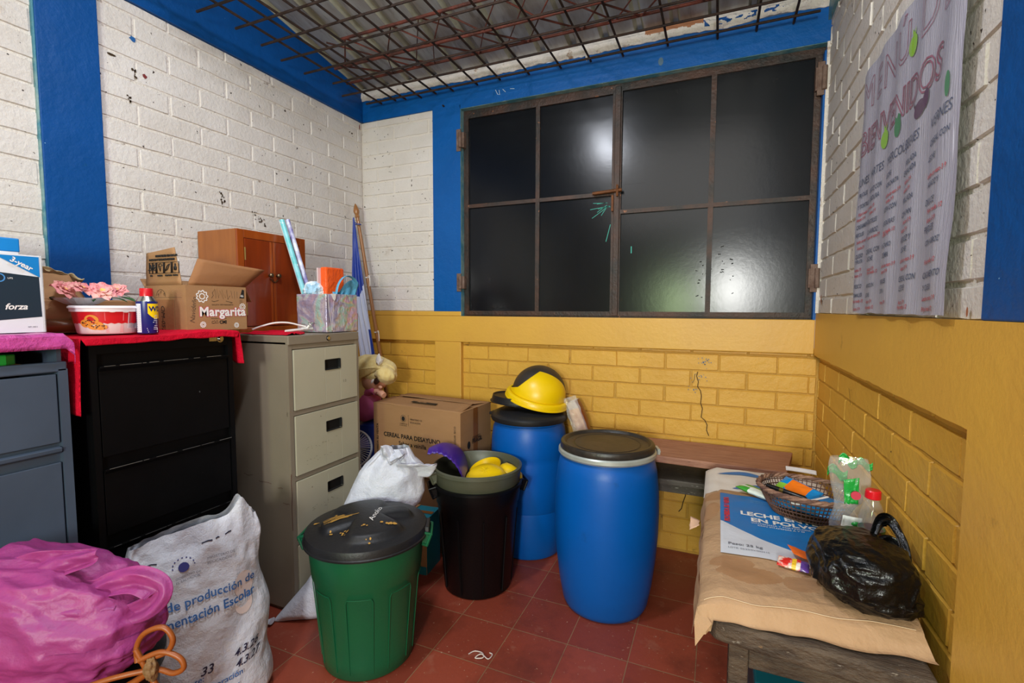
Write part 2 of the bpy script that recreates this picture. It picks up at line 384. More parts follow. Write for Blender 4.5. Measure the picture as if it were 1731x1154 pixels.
for k in range(46):
    xx, zz = rnd.choice(((2.335, 1.105), (2.30, 1.02), (2.27, .955)))
    a = xx + rnd.gauss(0, .016); b = zz + rnd.gauss(0, .014); r_ = rnd.uniform(.001, .0035)
    mb.poly([(a + r_ * math.cos(t), b + r_ * math.sin(t)) for t in [i * 1.05 for i in range(6)]], f_, 5, off=.002)
struct('wall_back', mb, [m_wbrick, m_wjoint, m_ybrick, m_yjoint, m_crack, mat('blue paint specks', '#4f6f8f', .6)])
mb = MB(); mb.bx(.594, XO0, 0, .12, ZS - .001, ZB, 0)                    # blue column
mb.bx(XO0 - .001, XO0 + .002, .002, .10, ZW0, ZW1, 1)
struct('trim_3', mb, [m_bluebright, m_teal])
mb = MB()
mb.prism([(0, ZB), (.594, ZB), (.80, ZB), (.803, ZW1), (W + .02, ZW1), (W + .02, 2.872), (0, 2.872)], -.12, 0, ((0, 0, 0), (1, 0, 0), (0, 0, 1)), 0)
mb.bx(XO0, W, .003, .11, ZW1 - .002, ZW1 + .001, 1)
for (a, b) in ((2.06, 2.755),):
    mb.poly([(a + .02 * math.cos(t) * .7, b + .022 * math.sin(t)) for t in [i * .7 for i in range(9)]], ((0, 0, 0), (1, 0, 0), (0, 0, 1)), 2, off=.0015)
for q in ([(1.06, 2.775), (1.075, 2.745), (1.09, 2.74), (1.085, 2.77)], [(1.11, 2.77), (1.13, 2.75)], [(1.16, 2.765), (1.19, 2.76)]):
    mb.stroke(q, .003, ((0, 0, 0), (1, 0, 0), (0, 0, 1)), 3, off=.0015)
mb.bx(.68, .69, -.02, 0, 2.728, 2.738, 4)
struct('trim_4', mb, [m_bluebright, m_teal, mat('grey scuff', '#4d6a80', .6), mat('pale scratch', '#b8cbd8', .6), m_rustbar])
# rough white mortar fillet between beam and roof sheet
mb = MB(); n_ = 150
def mfn(u, v):
    x = W * u
    zt = 2.945 + .010 * nz(x * 6, 1) + .008 * nz(x * 23, 4) - .01 * (x > 2.3)
    zb_ = 2.868 + .012 * nz(x * 4, 9) + .006 * nz(x * 30, 2)
    return (x, -.004 - .012 * math.sin(math.pi * min(1, v * 1.1)) - .006 * nz(x * 18, v * 5), zb_ + (zt - zb_) * v)
mb.grid(mfn, 560, 18, lambda u, v: 1 if (.695 < u < .80 and v > .45 + .2 * nz(u * 60, 5)) else (2 if (.80 < u < .93 and .2 < v < .7 and nz(u * 90, v * 4) > .1) else 0))
mb.prism([(.0 + W * .575, 2.87), (W * .583, 2.87), (W * .579, 2.835)], 0, .006, ((0, 0, 0), (1, 0, 0), (0, 0, 1)), 0)
struct('trim_5', mb, [m_mort, mat('bare brick under plaster', '#a8714e', .85, bump=.6, bs=70), m_blue], solid=.01)
# mustard ledge, pilaster
mb = MB(); mb.bx(0, W, 0, .12, 1.1765, ZW0, 0); mb.bx(0, XO0, 0, .12, ZW0, ZS, 0); mb.bx(.597, .803, 0.0, .12, 0, 1.1766, 0)
struct('trim_6', mb, [m_yplain], bevel=.004)

# ---- right wall (x = W plane, faces -X)
mb = MB()
mb.bx(W + .016, W + .14, -1.66, .13, ZS, 3.2, 1)
bricks(mb, (W + .016, 0.03, ZS), (0, -1, 0), (0, 0, 1), (-1, 0, 0), 1.69, 1.42, .285, .0935, .010, .009, 0, row0=-.02, off0=.05, seed=21)
mb.bx(W + .034, W + .14, -1.66, .13, 0, 1.2, 3)
bricks(mb, (W + .034, .03, 0), (0, -1, 0), (0, 0, 1), (-1, 0, 0), 1.69, 1.1765, .282, .0955, .008, .008, 2, row0=1.1765 - .0955 * 13 + .06, off0=.02, seed=22)
f_ = fr((W + .006, 0, 0), (0, -1, 0), (0, 0, 1))
for (a, b, r_) in ((.105, 1.455, .016), (.115, 1.44, .012), (1.60, 1.40, .008), (.06, 1.60, .007), (.075, 1.77, .006)):
    mb.poly([(a + r_ * math.cos(t) * .6, b + r_ * 1.3 * math.sin(t)) for t in [i * .7 for i in range(9)]], f_, 4, off=.0035)
mb.stroke([(.06, 2.83), (.065, 2.79), (.062, 2.74), (.07, 2.70)], .006, f_, 4, off=.004)
f2 = fr((W + .026, 0, 0), (0, -1, 0), (0, 0, 1)); mb.stroke([(.62, 1.10), (.64, 1.075), (.655, 1.04)], .004, f2, 5, off=.003)
struct('wall_right', mb, [m_wbrick, m_wjoint, m_ybrick, m_yjoint, m_terra, m_crack])
mb = MB(); mb.bx(W, W + .14, -5.2, -1.66, ZS, 3.7, 0)
struct('trim_7', mb, [m_blue], bevel=.004)
mb = MB()
rnd = random.Random(4); n_ = 60                                                  # ledge with a broken lower edge
for i in range(n_):
    y0 = -1.64 * i / n_; y1 = -1.64 * (i + 1) / n_
    d0 = .006 * nz(i * .35, 3); d1 = .006 * nz((i + 1) * .35, 3)
    P = [(y0, 1.172 + d0), (y1, 1.172 + d1), (y1, ZS), (y0, ZS)]
    mb.prism(P, 0, .10, ((W, 0, 0), (0, 1, 0), (0, 0, 1)), 0)
mb.bx(W, W + .14, -5.2, -1.64, 0, ZS, 0)
o = struct('trim_8', mb, [m_yplain])
mb = MB()                                                                         # flaked blue/white reveal edge beside the shutters
mb.bx(W - .012, W + .02, -.001, .06, ZW0, 2.66, 0); mb.bx(W - .004, W + .022, -.006, .0, ZS, 2.70, 1)
struct('trim_9', mb, [m_bluebright, m_mort])
mb = MB(); mb.prism([(-5.2, 2.80), (.02, 2.80), (.02, 2.955), (-5.2, 3.89)], -.004, .12, ((W, 0, 0), (0, 1, 0), (0, 0, 1)), 0)
struct('trim_10', mb, [m_teal])
# rear wall with the openings daylight comes through
mb = MB()
for a in ((-.1, 1.2, 0, 3.9), (2.06, 2.30, 0, 3.9), (2.85, W + .1, 0, 3.9), (1.2, 2.06, 0, 1.0), (1.2, 2.06, 2.05, 3.9), (2.3, 2.85, 2.25, 3.9)): mb.bx(a[0], a[1], -5.35, -5.2, a[2], a[3], 0)
struct('wall_rear', mb, [m_wjoint])
# ---- roof: ribbed metal sheet rising towards the camera
mb = MB(); pitch_ = .19; prof = []
x = -.12
while x < W + .25:
    prof += [(x, 0, 0), (x + .135, 0, 1), (x + .15, .028, 0), (x + .175, .028, 1)]; x += pitch_
for i in range(len(prof) - 1):
    (xa, ha, k), (xb, hb, _) = prof[i], prof[i + 1]
    for (ya, yb) in ((.12, -1.0), (-1.0, -2.2), (-2.2, -5.4)):
        mb.quad((xa, ya, 2.94 - .18 * ya + ha), (xb, ya, 2.94 - .18 * ya + hb), (xb, yb, 2.94 - .18 * yb + hb), (xa, yb, 2.94 - .18 * yb + ha), k)
struct('ceiling', mb, [m_roof, m_rib] , solid=.002, recalc=False)

# ---- steel shutters in the window opening
win = bpy.data.objects.new('window_1', None); C.objects.link(win); win.location = (1.8, .05, ZW0); PM[win] = Matrix.Translation((1.8, .05, ZW0)); win['kind'] = 'structure'
YD = .045
mb = MB(); mb.bx(XO0, W, YD, YD + .03, ZW0, ZW0 + .012, 0); mb.bx(XO0, W, YD, YD + .03, ZW1 - .03, ZW1, 0); mb.bx(XO0, XO0 + .016, YD, YD + .03, ZW0, ZW1, 0); mb.bx(W - .02, W, YD, YD + .03, ZW0, ZW1, 0)
mb.build('steel_frame', m_rust, win)
def leaf(x0, x1, xm, zc, yoff, zt):
    s_ = MB(); s_.bx(x0, x1, YD - .004 + yoff, YD + yoff, ZW0 + .012, zt - .008, 0)
    if x0 > 1.5:                                          # the stepped patch of thicker paint
        s_.bx(x0 + .03, x0 + .16, YD - .0048 + yoff, YD - .004 + yoff, 2.12, 2.30, 0)
    if x0 < 1.0:
        for k in range(9):
            rr = random.Random(k); a = 1.78 + rr.uniform(-.02, .01); b = 2.03 - rr.uniform(0, .03)
            s_.stroke([(a, b), (a - rr.uniform(.02, .12), b - rr.uniform(-.01, .07))], .003, fr((0, YD - .004 + yoff, 0), (1, 0, 0), (0, 0, 1)), 1)
        s_.stroke([(1.79, 1.9), (1.775, 1.84), (1.765, 1.80)], .004, fr((0, YD - .004 + yoff, 0), (1, 0, 0), (0, 0, 1)), 1)
    else:
        s_.stroke([(1.915, 1.765), (1.915, 1.725)], .006, fr((0, YD - .004 + yoff, 0), (1, 0, 0), (0, 0, 1)), 1)
        rr = random.Random(3)
        for k in range(26):
            a = 2.33 + rr.gauss(0, .06); b = 1.62 + rr.gauss(0, .07); w_ = rr.uniform(.003, .016)
            s_.stroke([(a, b), (a + w_, b + rr.uniform(-.006, .006))], rr.uniform(.002, .007), fr((0, YD - .004 + yoff, 0), (1, 0, 0), (0, 0, 1)), 2)
    p = s_.build('shutter_leaf', [m_steel, mat('turquoise scratches', '#2f9d8c', .6), mat('bare dark scrape', '#0c0c0d', .7)], win)
    f = MB(); y0, y1 = YD - .018 + yoff, YD - .002 + yoff; t = .026
    f.bx(x0, x1, y0, y1, ZW0 + .01, ZW0 + .01 + t); f.bx(x0, x1, y0, y1, zt - .01 - t, zt - .01)
    f.bx(x0, x0 + t, y0, y1, ZW0 + .01, zt - .01); f.bx(x1 - t, x1, y0, y1, ZW0 + .01, zt - .01)
    f.bx(xm - .014, xm + .014, y0, y1, ZW0 + .02, zt - .02); f.bx(x0, x1, y0 - .001, y1, zc - .012, zc + .012)
    f.build('leaf_frame', m_rust, p)
leaf(.825, 1.822, 1.335, 2.075, 0, 2.675)
leaf(1.826, 2.822, 2.335, 1.965, -.006, 2.68)
mb = MB(); mb.bx(1.812, 1.845, YD - .034, YD - .02, ZW0 + .01, 2.67); mb.build('meeting_bar', m_rust, win, bevel=.003)
m_orust = mat('orange rusted bolt', '#7d4a22', .6, metal=.3, col2='#4a2c1a', vs_=14, bump=.5, bs=80)
mb = MB(); mb.tube([(1.69, YD - .042, 2.078), (1.86, YD - .042, 2.086)], .010, 10); mb.tube([(1.835, YD - .05, 2.05), (1.835, YD - .05, 2.115)], .007); mb.bx(1.80, 1.812, YD - .04, YD - .015, 1.97, 2.06)
mb.build('latch_bolt', m_orust, win)
for (xx, zz, hh) in ((.800, 2.50, .07), (.798, 1.575, .06), (2.825, 2.53, .08), (2.832, 1.56, .07)):
    mb = MB(); mb.tube([(xx + .008, -.008, zz - hh * .7), (xx + .008, -.008, zz + hh * .7)], .012, 12); mb.bx(xx - .022, xx + .010, -.006, .004, zz - hh, zz + hh)
    if xx < 1: mb.bx(xx + .01, xx + .035, -.004, YD, zz - hh * .7, zz + hh * .7)
    else: mb.bx(xx - .03, xx, -.004, YD - .01, zz - hh * .7, zz + hh * .7)
    mb.build('hinge', mat('rusty hinge', '#5c4236', .7, metal=.3, col2='#8a7468', vs_=16, bump=.6, bs=70), win, bevel=.002)

# ---- rebar grid hanging under the roof
gr = tag(thing('rebar_grid', '', 'grid', (1.4, -1.2, 2.8)), 'brown rusted steel mesh of crossed rods hanging under the corrugated roof', 'metal grid')
ys = [-.10 - .162 * k for k in range(9)]
for k, y in enumerate(ys):
    rr = random.Random(k); x0 = .10 + rr.uniform(-.05, .04) ; x1 = 2.79
    mb = MB(); mb.tube([(x0, y + rr.uniform(-.004, .004), 2.80), (1.0, y + rr.uniform(-.006, .006), 2.80 + rr.uniform(-.006, .006)), (2.0, y + rr.uniform(-.006, .006), 2.80 + rr.uniform(-.006, .006)), (x1, y, 2.80)], .0062, 6); mb.build('rod', m_rustbar, gr)
for k in range(16):
    rr = random.Random(90 + k); x = (.21, .33, .405, .517, .64, .765, .95, 1.11, 1.30, 1.50, 1.68, 1.86, 2.10, 2.345, 2.526, 2.69)[k]
    mb = MB(); mb.tube([(x, -.02 + rr.uniform(-.025, .008), 2.811), (x + rr.uniform(-.006, .006), -.8, 2.811 + rr.uniform(-.005, .005)), (x + rr.uniform(-.004, .004), -1.5, 2.811)], .0062, 6); mb.build('rod', m_rustbar, gr)
# ---- welded lattice joist
js = tag(thing('lattice_joist', '', 'joist', (1.5, -.4, 2.88)), 'red oxide lattice joist with zigzag bracing above the steel mesh', 'joist')
ch = [(-.21, 2.90, .06), (-.64, 2.90, .40), (-.47, 2.855, .20)]
for (y, z, x0) in ch:
    mb = MB(); mb.tube([(x0, y, z), (W - .02, y - .01, z)], .0085, 8); mb.build('chord', m_rustred, js)
for (y, z, x0) in ch[:2]:
    P = []; x = .28; k = 0
    while x < W - .1:
        P.append((x, y if k % 2 else -.47, z if k % 2 else 2.855)); x += .155; k += 1
    mb = MB(); mb.tube(P, .0055, 6, sm=False); mb.build('zigzag_web', m_rustred, js)
P = []; x = .3; k = 0
while x < W - .1:
    P.append((x, -.21 if k % 2 else -.64, 2.905)); x += .31; k += 1
mb = MB(); mb.tube(P, .005, 6, sm=False); mb.build('zigzag_web', m_rustred, js)
# ================================================================ FURNITURE ALONG THE LEFT WALL
m_tan = mat('taupe cabinet enamel', '#857a6a', .42, col2='#7c7162', vs_=3, bump=.05, bs=40, dirt='#5a4a3c', dscale=6, dthr=.72, dsoft=.1)
m_cream = mat('cream drawer enamel', '#b3ae99', .4, col2='#aaa58f', vs_=3, dirt='#85806c', dscale=14, dthr=.72, dsoft=.05, specks='#5a4c38', spk=.77, sps=40)
m_blackcab = mat('black cabinet enamel', '#050506', .45, spec=.14, col2='#0a0a0c', vs_=5, bump=.04, bs=50, specks='#4a4a4a', spk=.80, sps=45)
m_edge = mat('worn bare metal edge', '#8a8884', .4, metal=.5)
m_greycab = mat('blue grey cabinet enamel', '#465264', .45, col2='#3d4858', vs_=3, bump=.05, bs=40, specks='#aab0b8', spk=.79, sps=30)
m_dark = mat('painted recess shade', '#050505', .8)  # near-black colour stands in for the shade inside drawer pulls and gaps
m_chrome = mat('chrome', '#b9b7b2', .25, metal=1)
m_ink = mat('faded ink', '#6d6a5c', .8)
m_rustedge = mat('rust on cabinet edge', '#5a3a2c', .8)

# ---- taupe four drawer cabinet
X1, Y0, Y1, H = .66, -1.285, -.835, 1.28
t = tag(thing('filing_cabinet', '', '', (.34, -1.06, 0)), 'taupe metal filing cabinet with cream drawers beside the wooden cupboard and flag', 'filing cabinet')
mb = MB(); mb.bx(.03, X1 - .018, Y0, Y1, .02, H - .03); mb.bx(.03, X1, Y0, Y1, H - .042, H, c=.004); mb.bx(.05, X1 - .03, Y0 + .01, Y1 - .01, 0, .02)
for y in (Y0, Y1 - .022): mb.bx(X1 - .02, X1 - .004, y, y + .022, .02, H - .03)
dz = (H - .05 - .03) / 4
for k in range(5): mb.bx(X1 - .02, X1 - .005, Y0, Y1, .025 + dz * k - .006, .025 + dz * k + .014)
fs_ = fr((0, Y0, 0), (1, 0, 0), (0, 0, 1))
rr = random.Random(2)
for (a, b, l) in ((.35, .62, .06), (.45, .60, .08), (.57, .585, .03), (.6, .52, .04)):
    mb.stroke([(a + l * i / 5, b + rr.uniform(-.003, .003)) for i in range(6)], .002, fs_, 1)
mb.stroke([(X1 - .004, .40), (X1 - .006, .5), (X1 - .003, .56), (X1 - .006, .62), (X1 - .004, .66)], .004, fs_, 1)
mb.build('body', [m_tan, m_rustedge], t)
for k in range(4):
    z0 = .025 + dz * k + .016; z1 = z0 + dz - .026; y0, y1 = Y0 + .028, Y1 - .014
    hx0, hx1, hz0, hz1 = (Y0 + Y1) / 2 - .012, (Y0 + Y1) / 2 + .088, z0 + .165, z0 + .212
    mb = MB(); xf = X1 - .001
    # drawer front with a recessed pull slot
    for (a0, a1, b0, b1) in ((y0, hx0, z0, z1), (hx1, y1, z0, z1), (hx0, hx1, z0, hz0), (hx0, hx1, hz1, z1)): mb.bx(X1 - .016, xf, a0, a1, b0, b1)
    if k in (0, 2, 1):
        rr = random.Random(k + 3); f_ = fr((xf, 0, 0), (0, 1, 0), (0, 0, 1))
        for q in range(26):
            a = rr.uniform(y0 + .05, y1 - .16); b = z0 + rr.choice((.05, .11, .12)) + rr.gauss(0, .006)
            mb.stroke([(a, b), (a + rr.uniform(.003, .012), b + rr.uniform(-.004, .004))], .0012, f_, 1)
    if k == 3: mb.text('1 2', fr((xf, Y1 - .12, z0 + .09), (0, 1, 0), (0, 0, 1)), .018, 1)
    d = mb.build('drawer', [m_cream, m_ink], t, bevel=.0015)
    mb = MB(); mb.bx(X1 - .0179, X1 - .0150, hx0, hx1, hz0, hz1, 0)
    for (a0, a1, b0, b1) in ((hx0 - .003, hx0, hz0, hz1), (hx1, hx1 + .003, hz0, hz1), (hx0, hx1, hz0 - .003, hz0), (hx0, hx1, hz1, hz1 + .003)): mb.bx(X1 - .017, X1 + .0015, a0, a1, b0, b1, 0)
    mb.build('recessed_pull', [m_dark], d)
mb = MB(); mb.lathe([(0, .006), (.008, .006), (.009, 0), (.012, 0)], (X1, -1.05, H - .022), 20, M=rot('Y', 90)); mb.build('lock', m_chrome, t)

# ---- black cabinet
X1, Y0, Y1, H = .60, -1.985, -1.505, 1.30
t = tag(thing('filing_cabinet', '', '', (.3, -1.74, 0)), 'black metal filing cabinet half covered by a red cloth, behind the white woven sack', 'filing cabinet')
mb = MB(); mb.bx(.03, X1 - .014, Y0, Y1, .02, H); mb.bx(.06, X1 - .03, Y0 + .01, Y1 - .01, 0, .02)
for y in (Y0, Y1 - .02): mb.bx(X1 - .016, X1, y, y + .02, .02, H)
mb.bx(X1 - .016, X1, Y0, Y1, H - .045, H)
fs_ = fr((0, Y0, 0), (1, 0, 0), (0, 0, 1))
mb.build('body', [m_blackcab], t)
zz = [.03, .335, .655, .925, 1.252]
zz = [.03, .36, .662, .92, 1.252]
for k in range(4):
    z0, z1 = zz[k] + .004, zz[k + 1] - .006
    mb = MB(); y0, y1 = Y0 + .024, Y1 - .024
    mb.bx(X1 - .012, X1 - .002, y0, y1, z0, z1 - .034); mb.bx(X1 - .024, X1 - .020, y0, y1, z1 - .036, z1, 1)
    mb.prism([(X1 - .002, z1 - .046), (X1 + .008, z1 - .034), (X1 + .008, z1 - .029), (X1 - .004, z1 - .034)], 0, -(y1 - y0), ((0, y0, 0), (1, 0, 0), (0, 0, 1)), 0)
    f_ = fr((X1 + .008, 0, 0), (0, 1, 0), (0, 0, 1))
    rr = random.Random(k); a = y0 + .01
    while a < y1 - .03:
        l = rr.uniform(.01, .10); mb.stroke([(a, z1 - .0295), (min(a + l, y1), z1 - .0295)], rr.uniform(.0006, .0016), f_, 2, off=.001); a += l + rr.uniform(.002, .03)
    mb.build('drawer', [m_blackcab, m_dark, m_edge], t, bevel=.001)
mb = MB(); mb.lathe([(0, .008), (.008, .008), (.010, 0), (.014, 0)], (X1, -1.555, H - .018), 20, M=rot('Y', 90)); mb.bx(X1, X1 + .001, -1.60, -1.57, H - .026, H - .012); mb.build('lock', m_chrome, t)

# ---- blue grey cabinet at the left edge
X1, Y0, Y1, H = .60, -2.52, -2.04, 1.322
t = tag(thing('filing_cabinet', '', '', (.3, -2.28, 0)), 'blue grey metal filing cabinet at the left edge under pink plastic', 'filing cabinet')
mb = MB(); mb.bx(.03, X1 - .02, Y0, Y1, .02, 1.16); mb.bx(.06, X1 - .03, Y0 + .01, Y1 - .01, 0, .02)
mb.bx(.03, X1 - .03, Y1 - .012, Y1, 1.16, H); mb.bx(.03, X1 - .03, Y0, Y0 + .012, 1.16, H); mb.bx(.03, X1, Y0, Y1, H - .012, H); mb.bx(.03, .05, Y0, Y1, 1.16, H)
mb.bx(X1 - .022, X1, Y0, Y1, 1.212, 1.242, c=.004)
for y in (Y0, Y1 - .022): mb.bx(X1 - .022, X1, y, y + .022, .02, 1.22)
mb.build('body', [m_greycab], t)
zz = [.03, .34, .66, .995, 1.21]
for k in range(4):
    z0, z1 = zz[k] + .006, zz[k + 1] - .004; y0, y1 = Y0 + .026, Y1 - .026
    mb = MB(); mb.bx(X1 - .016, X1 - .004, y0, y1, z0, z1 - (.05 if k < 3 else 0))
    if k < 3:
        mb.bx(X1 - .030, X1 - .024, y0, y1, z1 - .05, z1)
        mb.prism([(X1 - .006, z1 - .022), (X1 + .006, z1 - .016), (X1 + .008, z1 - .004), (X1 - .01, z1 - .002), (X1 - .016, z1 - .018)], 0, -(y1 - y0), ((0, y0, 0), (1, 0, 0), (0, 0, 1)), 0)
    mb.build('drawer', [m_greycab], t, bevel=.002)
# pink plastic sheet on its top
m_pinkpl = mat('pink plastic sheet', '#c9509b', .25, col2='#b8408a', vs_=9, bump=.6, bs=30, bump2=.6, bs2=9)
mb = MB()
def pk(u, v):
    y = -2.55 + .517 * u; s = v * .62 - .02
    if s < .555: x, z = .06 + s, 1.3265 + .002 * nz(s * 20, y * 20)
    else: x, z = .622 + .006 * nz(y * 20, s * 30), 1.3265 - (s - .555) * 1.0
    if u > .97: y = -2.030 + .003 * nz(s * 30, 3); z -= (u - .97) * 1.6
    return (x, y, z)
mb.grid(pk, 60, 50)
tag(mb.build('plastic_sheet', [m_pinkpl], None, loc=(.3, -2.28, 1.325), solid=.001), 'shiny pink plastic sheet spread over the blue grey cabinet', 'plastic sheet')
# folder inside the open top compartment
t = tag(thing('folder', '', '', (.45, -2.3, 1.234)), 'green folder with an orange edge lying in the open top of the blue grey cabinet', 'folder')
mb = MB(); mb.prism([(.25, -2.45), (.565, -2.45), (.562, -2.16), (.55, -2.135), (.25, -2.14)], 0, .03, ((0, 0, 1.240), (1, 0, 0), (0, 1, 0)), 0); mb.build('cover', mat('green plastic', '#1f9a35', .35), t, bevel=.004)
mb = MB(); mb.prism([(.25, -2.45), (.568, -2.45), (.566, -2.15), (.553, -2.124), (.25, -2.13)], 0, .005, ((0, 0, 1.2345), (1, 0, 0), (0, 1, 0)), 0); mb.build('paper_edge', mat('orange paper', '#d98a2c', .6), t)
mb = MB(); mb.bx(.25, .40, -2.14, -2.128, 1.165, 1.30); t2 = tag(mb.build('wooden_ruler', [mat('brown wood strip', '#4d3626', .6)], None, loc=(.3, -2.13, 1.16)), 'brown wooden strip standing at the back of the open cabinet compartment', 'wood strip')

# ================================================================ BOXES ON THE CABINETS
m_card = mat('brown corrugated card', '#a37a52', .8, col2='#9a714a', vs_=4, bump=.12, bs=120, stretch=(1, 1, 3))
m_cardin = mat('inside of brown card', '#96663f', .85, col2='#8c5e39', vs_=5, bump=.1, bs=90)
m_carddark = mat('dark brown card', '#7e5534', .8, col2='#74502f', vs_=4, bump=.15, bs=60)
m_tape = mat('brown packing tape', '#8f5a30', .2, col2='#7f4f2a', vs_=8)
m_black = mat('black print', '#191512', .7)
m_white = mat('white card', '#dcdde2', .4, bump=.05, bs=20)
m_whiteink = mat('white print', '#e8e4e0', .6)
m_redink = mat('red print', '#c4324a', .6)
m_slate = mat('dark slate print', '#1f2f3c', .35)
m_cyan = mat('bright blue card', '#0a7cc4', .45)
PX, PZ = (0, 1, 0), (0, 0, 1)

# white power supply box (lettering faces +X)
t = tag(thing('product_box', '', '', (.42, -2.2, 1.33)), 'white printed carton with dark picture standing on the pink plastic', 'box')
x1, y1, z0, z1 = .52, -2.052, 1.329, 1.556
mb = MB(); mb.bx(.33, x1, -2.33, y1, z0, z1, 0)
f_ = fr((x1, y1, 0), PX, PZ)
a = []
for i in range(13): a.append((-.27 + .262 * i / 12, 1.505 - (0 if i < 8 else .012 * (i - 7) / 5)))
mb.poly([(-.27, 1.372), (-.10, 1.366), (-.006, 1.375)] + a[::-1], f_, 1)
mb.poly([(-.105, 1.552), (-.006, 1.552), (-.006, 1.492)], f_, 2, off=.0009)
mb.text('forza', fr((x1, y1 - .088, 1.397), PX, PZ), .024, 3, off=.0012, shear=.3, bold=.0006)
mb.text('forza', fr((x1, y1 - .19, 1.397), PX, PZ), .024, 3, off=.0012, shear=.3, bold=.0006)
u_ = Vector((0, math.cos(R(-31)), math.sin(R(-31)))); v_ = Vector((0, -math.sin(R(-31)), math.cos(R(-31))))
mb.text('3-year', (Vector((x1, y1 - .072, 1.537)), u_, v_), .021, 3, off=.0015, bold=.0005)
mb.text('warranty', (Vector((x1, y1 - .080, 1.527)), u_, v_), .012, 3, off=.0015)
q = [(-.095 + .011 * math.cos(i * .3), 1.487 + .011 * math.sin(i * .3)) for i in range(22)]; mb.stroke(q, .003, f_, 4, off=.001)
mb.text('UPS', fr((x1, y1 - .078, 1.484), PX, PZ), .007, 3, off=.001)
mb.text('NT-1011', fr((x1, y1 - .04, 1.343), PX, PZ), .006, 1); mb.text('interactive', fr((x1, y1 - .13, 1.343), PX, PZ), .006, 1)
mb.build('carton', [m_white, m_slate, m_cyan, m_whiteink, mat('light blue ring', '#4d8fcc', .4)], t, bevel=.002)
mb = MB(); mb.bx(.33, x1 + .0015, y1 - .001, y1 + .0015, z0, z1 + .001); mb.bx(x1 - .02, x1 + .002, y1 - .006, y1 + .002, z0, z1)
mb.build('clear_wrap', [clear_mat('clear cellophane', gloss=.22)], t)
# blue carton behind it
t = tag(thing('carton_box', '', '', (.2, -2.2, 1.33)), 'flat bright blue and white carton standing behind the white printed one', 'box')
mb = MB(); mb.bx(.24, .325, -2.36, -2.025, 1.329, 1.60, 0); mb.build('carton', [m_white], t, bevel=.002)
mb = MB(); mb.bx(.238, .327, -2.36, -2.022, 1.578, 1.622, 0); mb.build('lid', [m_cyan], t, bevel=.004)

# crumpled open brown box at the left between pillar and tub
t = tag(thing('cardboard_box', '', '', (.22, -1.9, 1.31)), 'crumpled open brown cardboard box behind the flower bowl, below the blue pillar', 'box')
def wall_grid(mb, p00, p10, p11, p01, mi=0, amp=.004, sd=0, n=14):
    A, B, D_, E_ = [Vector(q) for q in (p00, p10, p11, p01)]; nn = (B - A).cross(E_ - A).normalized()
    mb.grid(lambda u, v: (A.lerp(B, u)).lerp(E_.lerp(D_, u), v) + nn * amp * nz(u * 3 + sd, v * 3, sd), n, n, mi)
mb = MB()
x0, x1, y0, y1, z0, z1 = .06, .30, -1.985, -1.675, 1.315, 1.43
wall_grid(mb, (x1, y0, z0), (x1, y1, z0), (x1 - .01, y1, z1), (x1 - .012, y0, z1), 0, .006, 1)
wall_grid(mb, (x0, y0, z0), (x1, y0, z0), (x1 - .012, y0, z1), (x0, y0, z1), 0, .004, 2)
wall_grid(mb, (x0, y0, z0), (x0, y1, z0), (x0, y1, z1), (x0, y0, z1), 1, .003, 3)
wall_grid(mb, (x0, y1, z0), (x1, y1, z0), (x1 - .01, y1, z1), (x0, y1, z1), 0, .003, 4)
mb.quad((x0, y0, z0 + .003), (x1, y0, z0 + .003), (x1, y1, z0 + .003), (x0, y1, z0 + .003), 1)
mb.quad((x1 + .003, y0, z0 + .045), (x1 + .003, y0 + .30, z0 + .045), (x1 + .0035, y0 + .30, z0 + .005), (x1 + .0035, y0, z0 + .005), 2)
mb.build('body', [m_card, m_cardin, m_tape], t, solid=.004)
mb = MB(); wall_grid(mb, (x1 - .012, y0 + .005, z1), (x1 - .012, -1.84, z1), (.24, -1.86, 1.52), (.22, -1.97, 1.525), 0, .01, 7); mb.build('flap', [m_card], t, solid=.004)
mb = MB(); wall_grid(mb, (x0, y0 + .02, z1), (x0, y1 - .05, z1), (.035, y1 - .09, 1.515), (.035, y0 + .05, 1.515), 0, .004, 8); mb.build('flap', [m_carddark], t, solid=.004)
mb = MB(); wall_grid(mb, (x0 + .02, y1, z1), (x1 - .012, y1, z1), (x1 - .04, -1.64, 1.385), (x0 + .04, -1.64, 1.39), 0, .004, 9); mb.build('flap', [m_card], t, solid=.004)
mb = MB(); mb.grid(lambda u, v: (.20 + .03 * v + .01 * nz(u * 5, v * 4), -1.97 + .16 * u, 1.54 - .05 * u + .02 * v + .012 * nz(u * 7, v * 3, 4)), 20, 8)
tag(mb.build('paper_strip', [mat('yellowed paper', '#cdb88a', .8)], None, loc=(.2, -1.9, 1.53), solid=.001), 'torn yellowed paper strip lying over the crumpled box edge', 'paper')

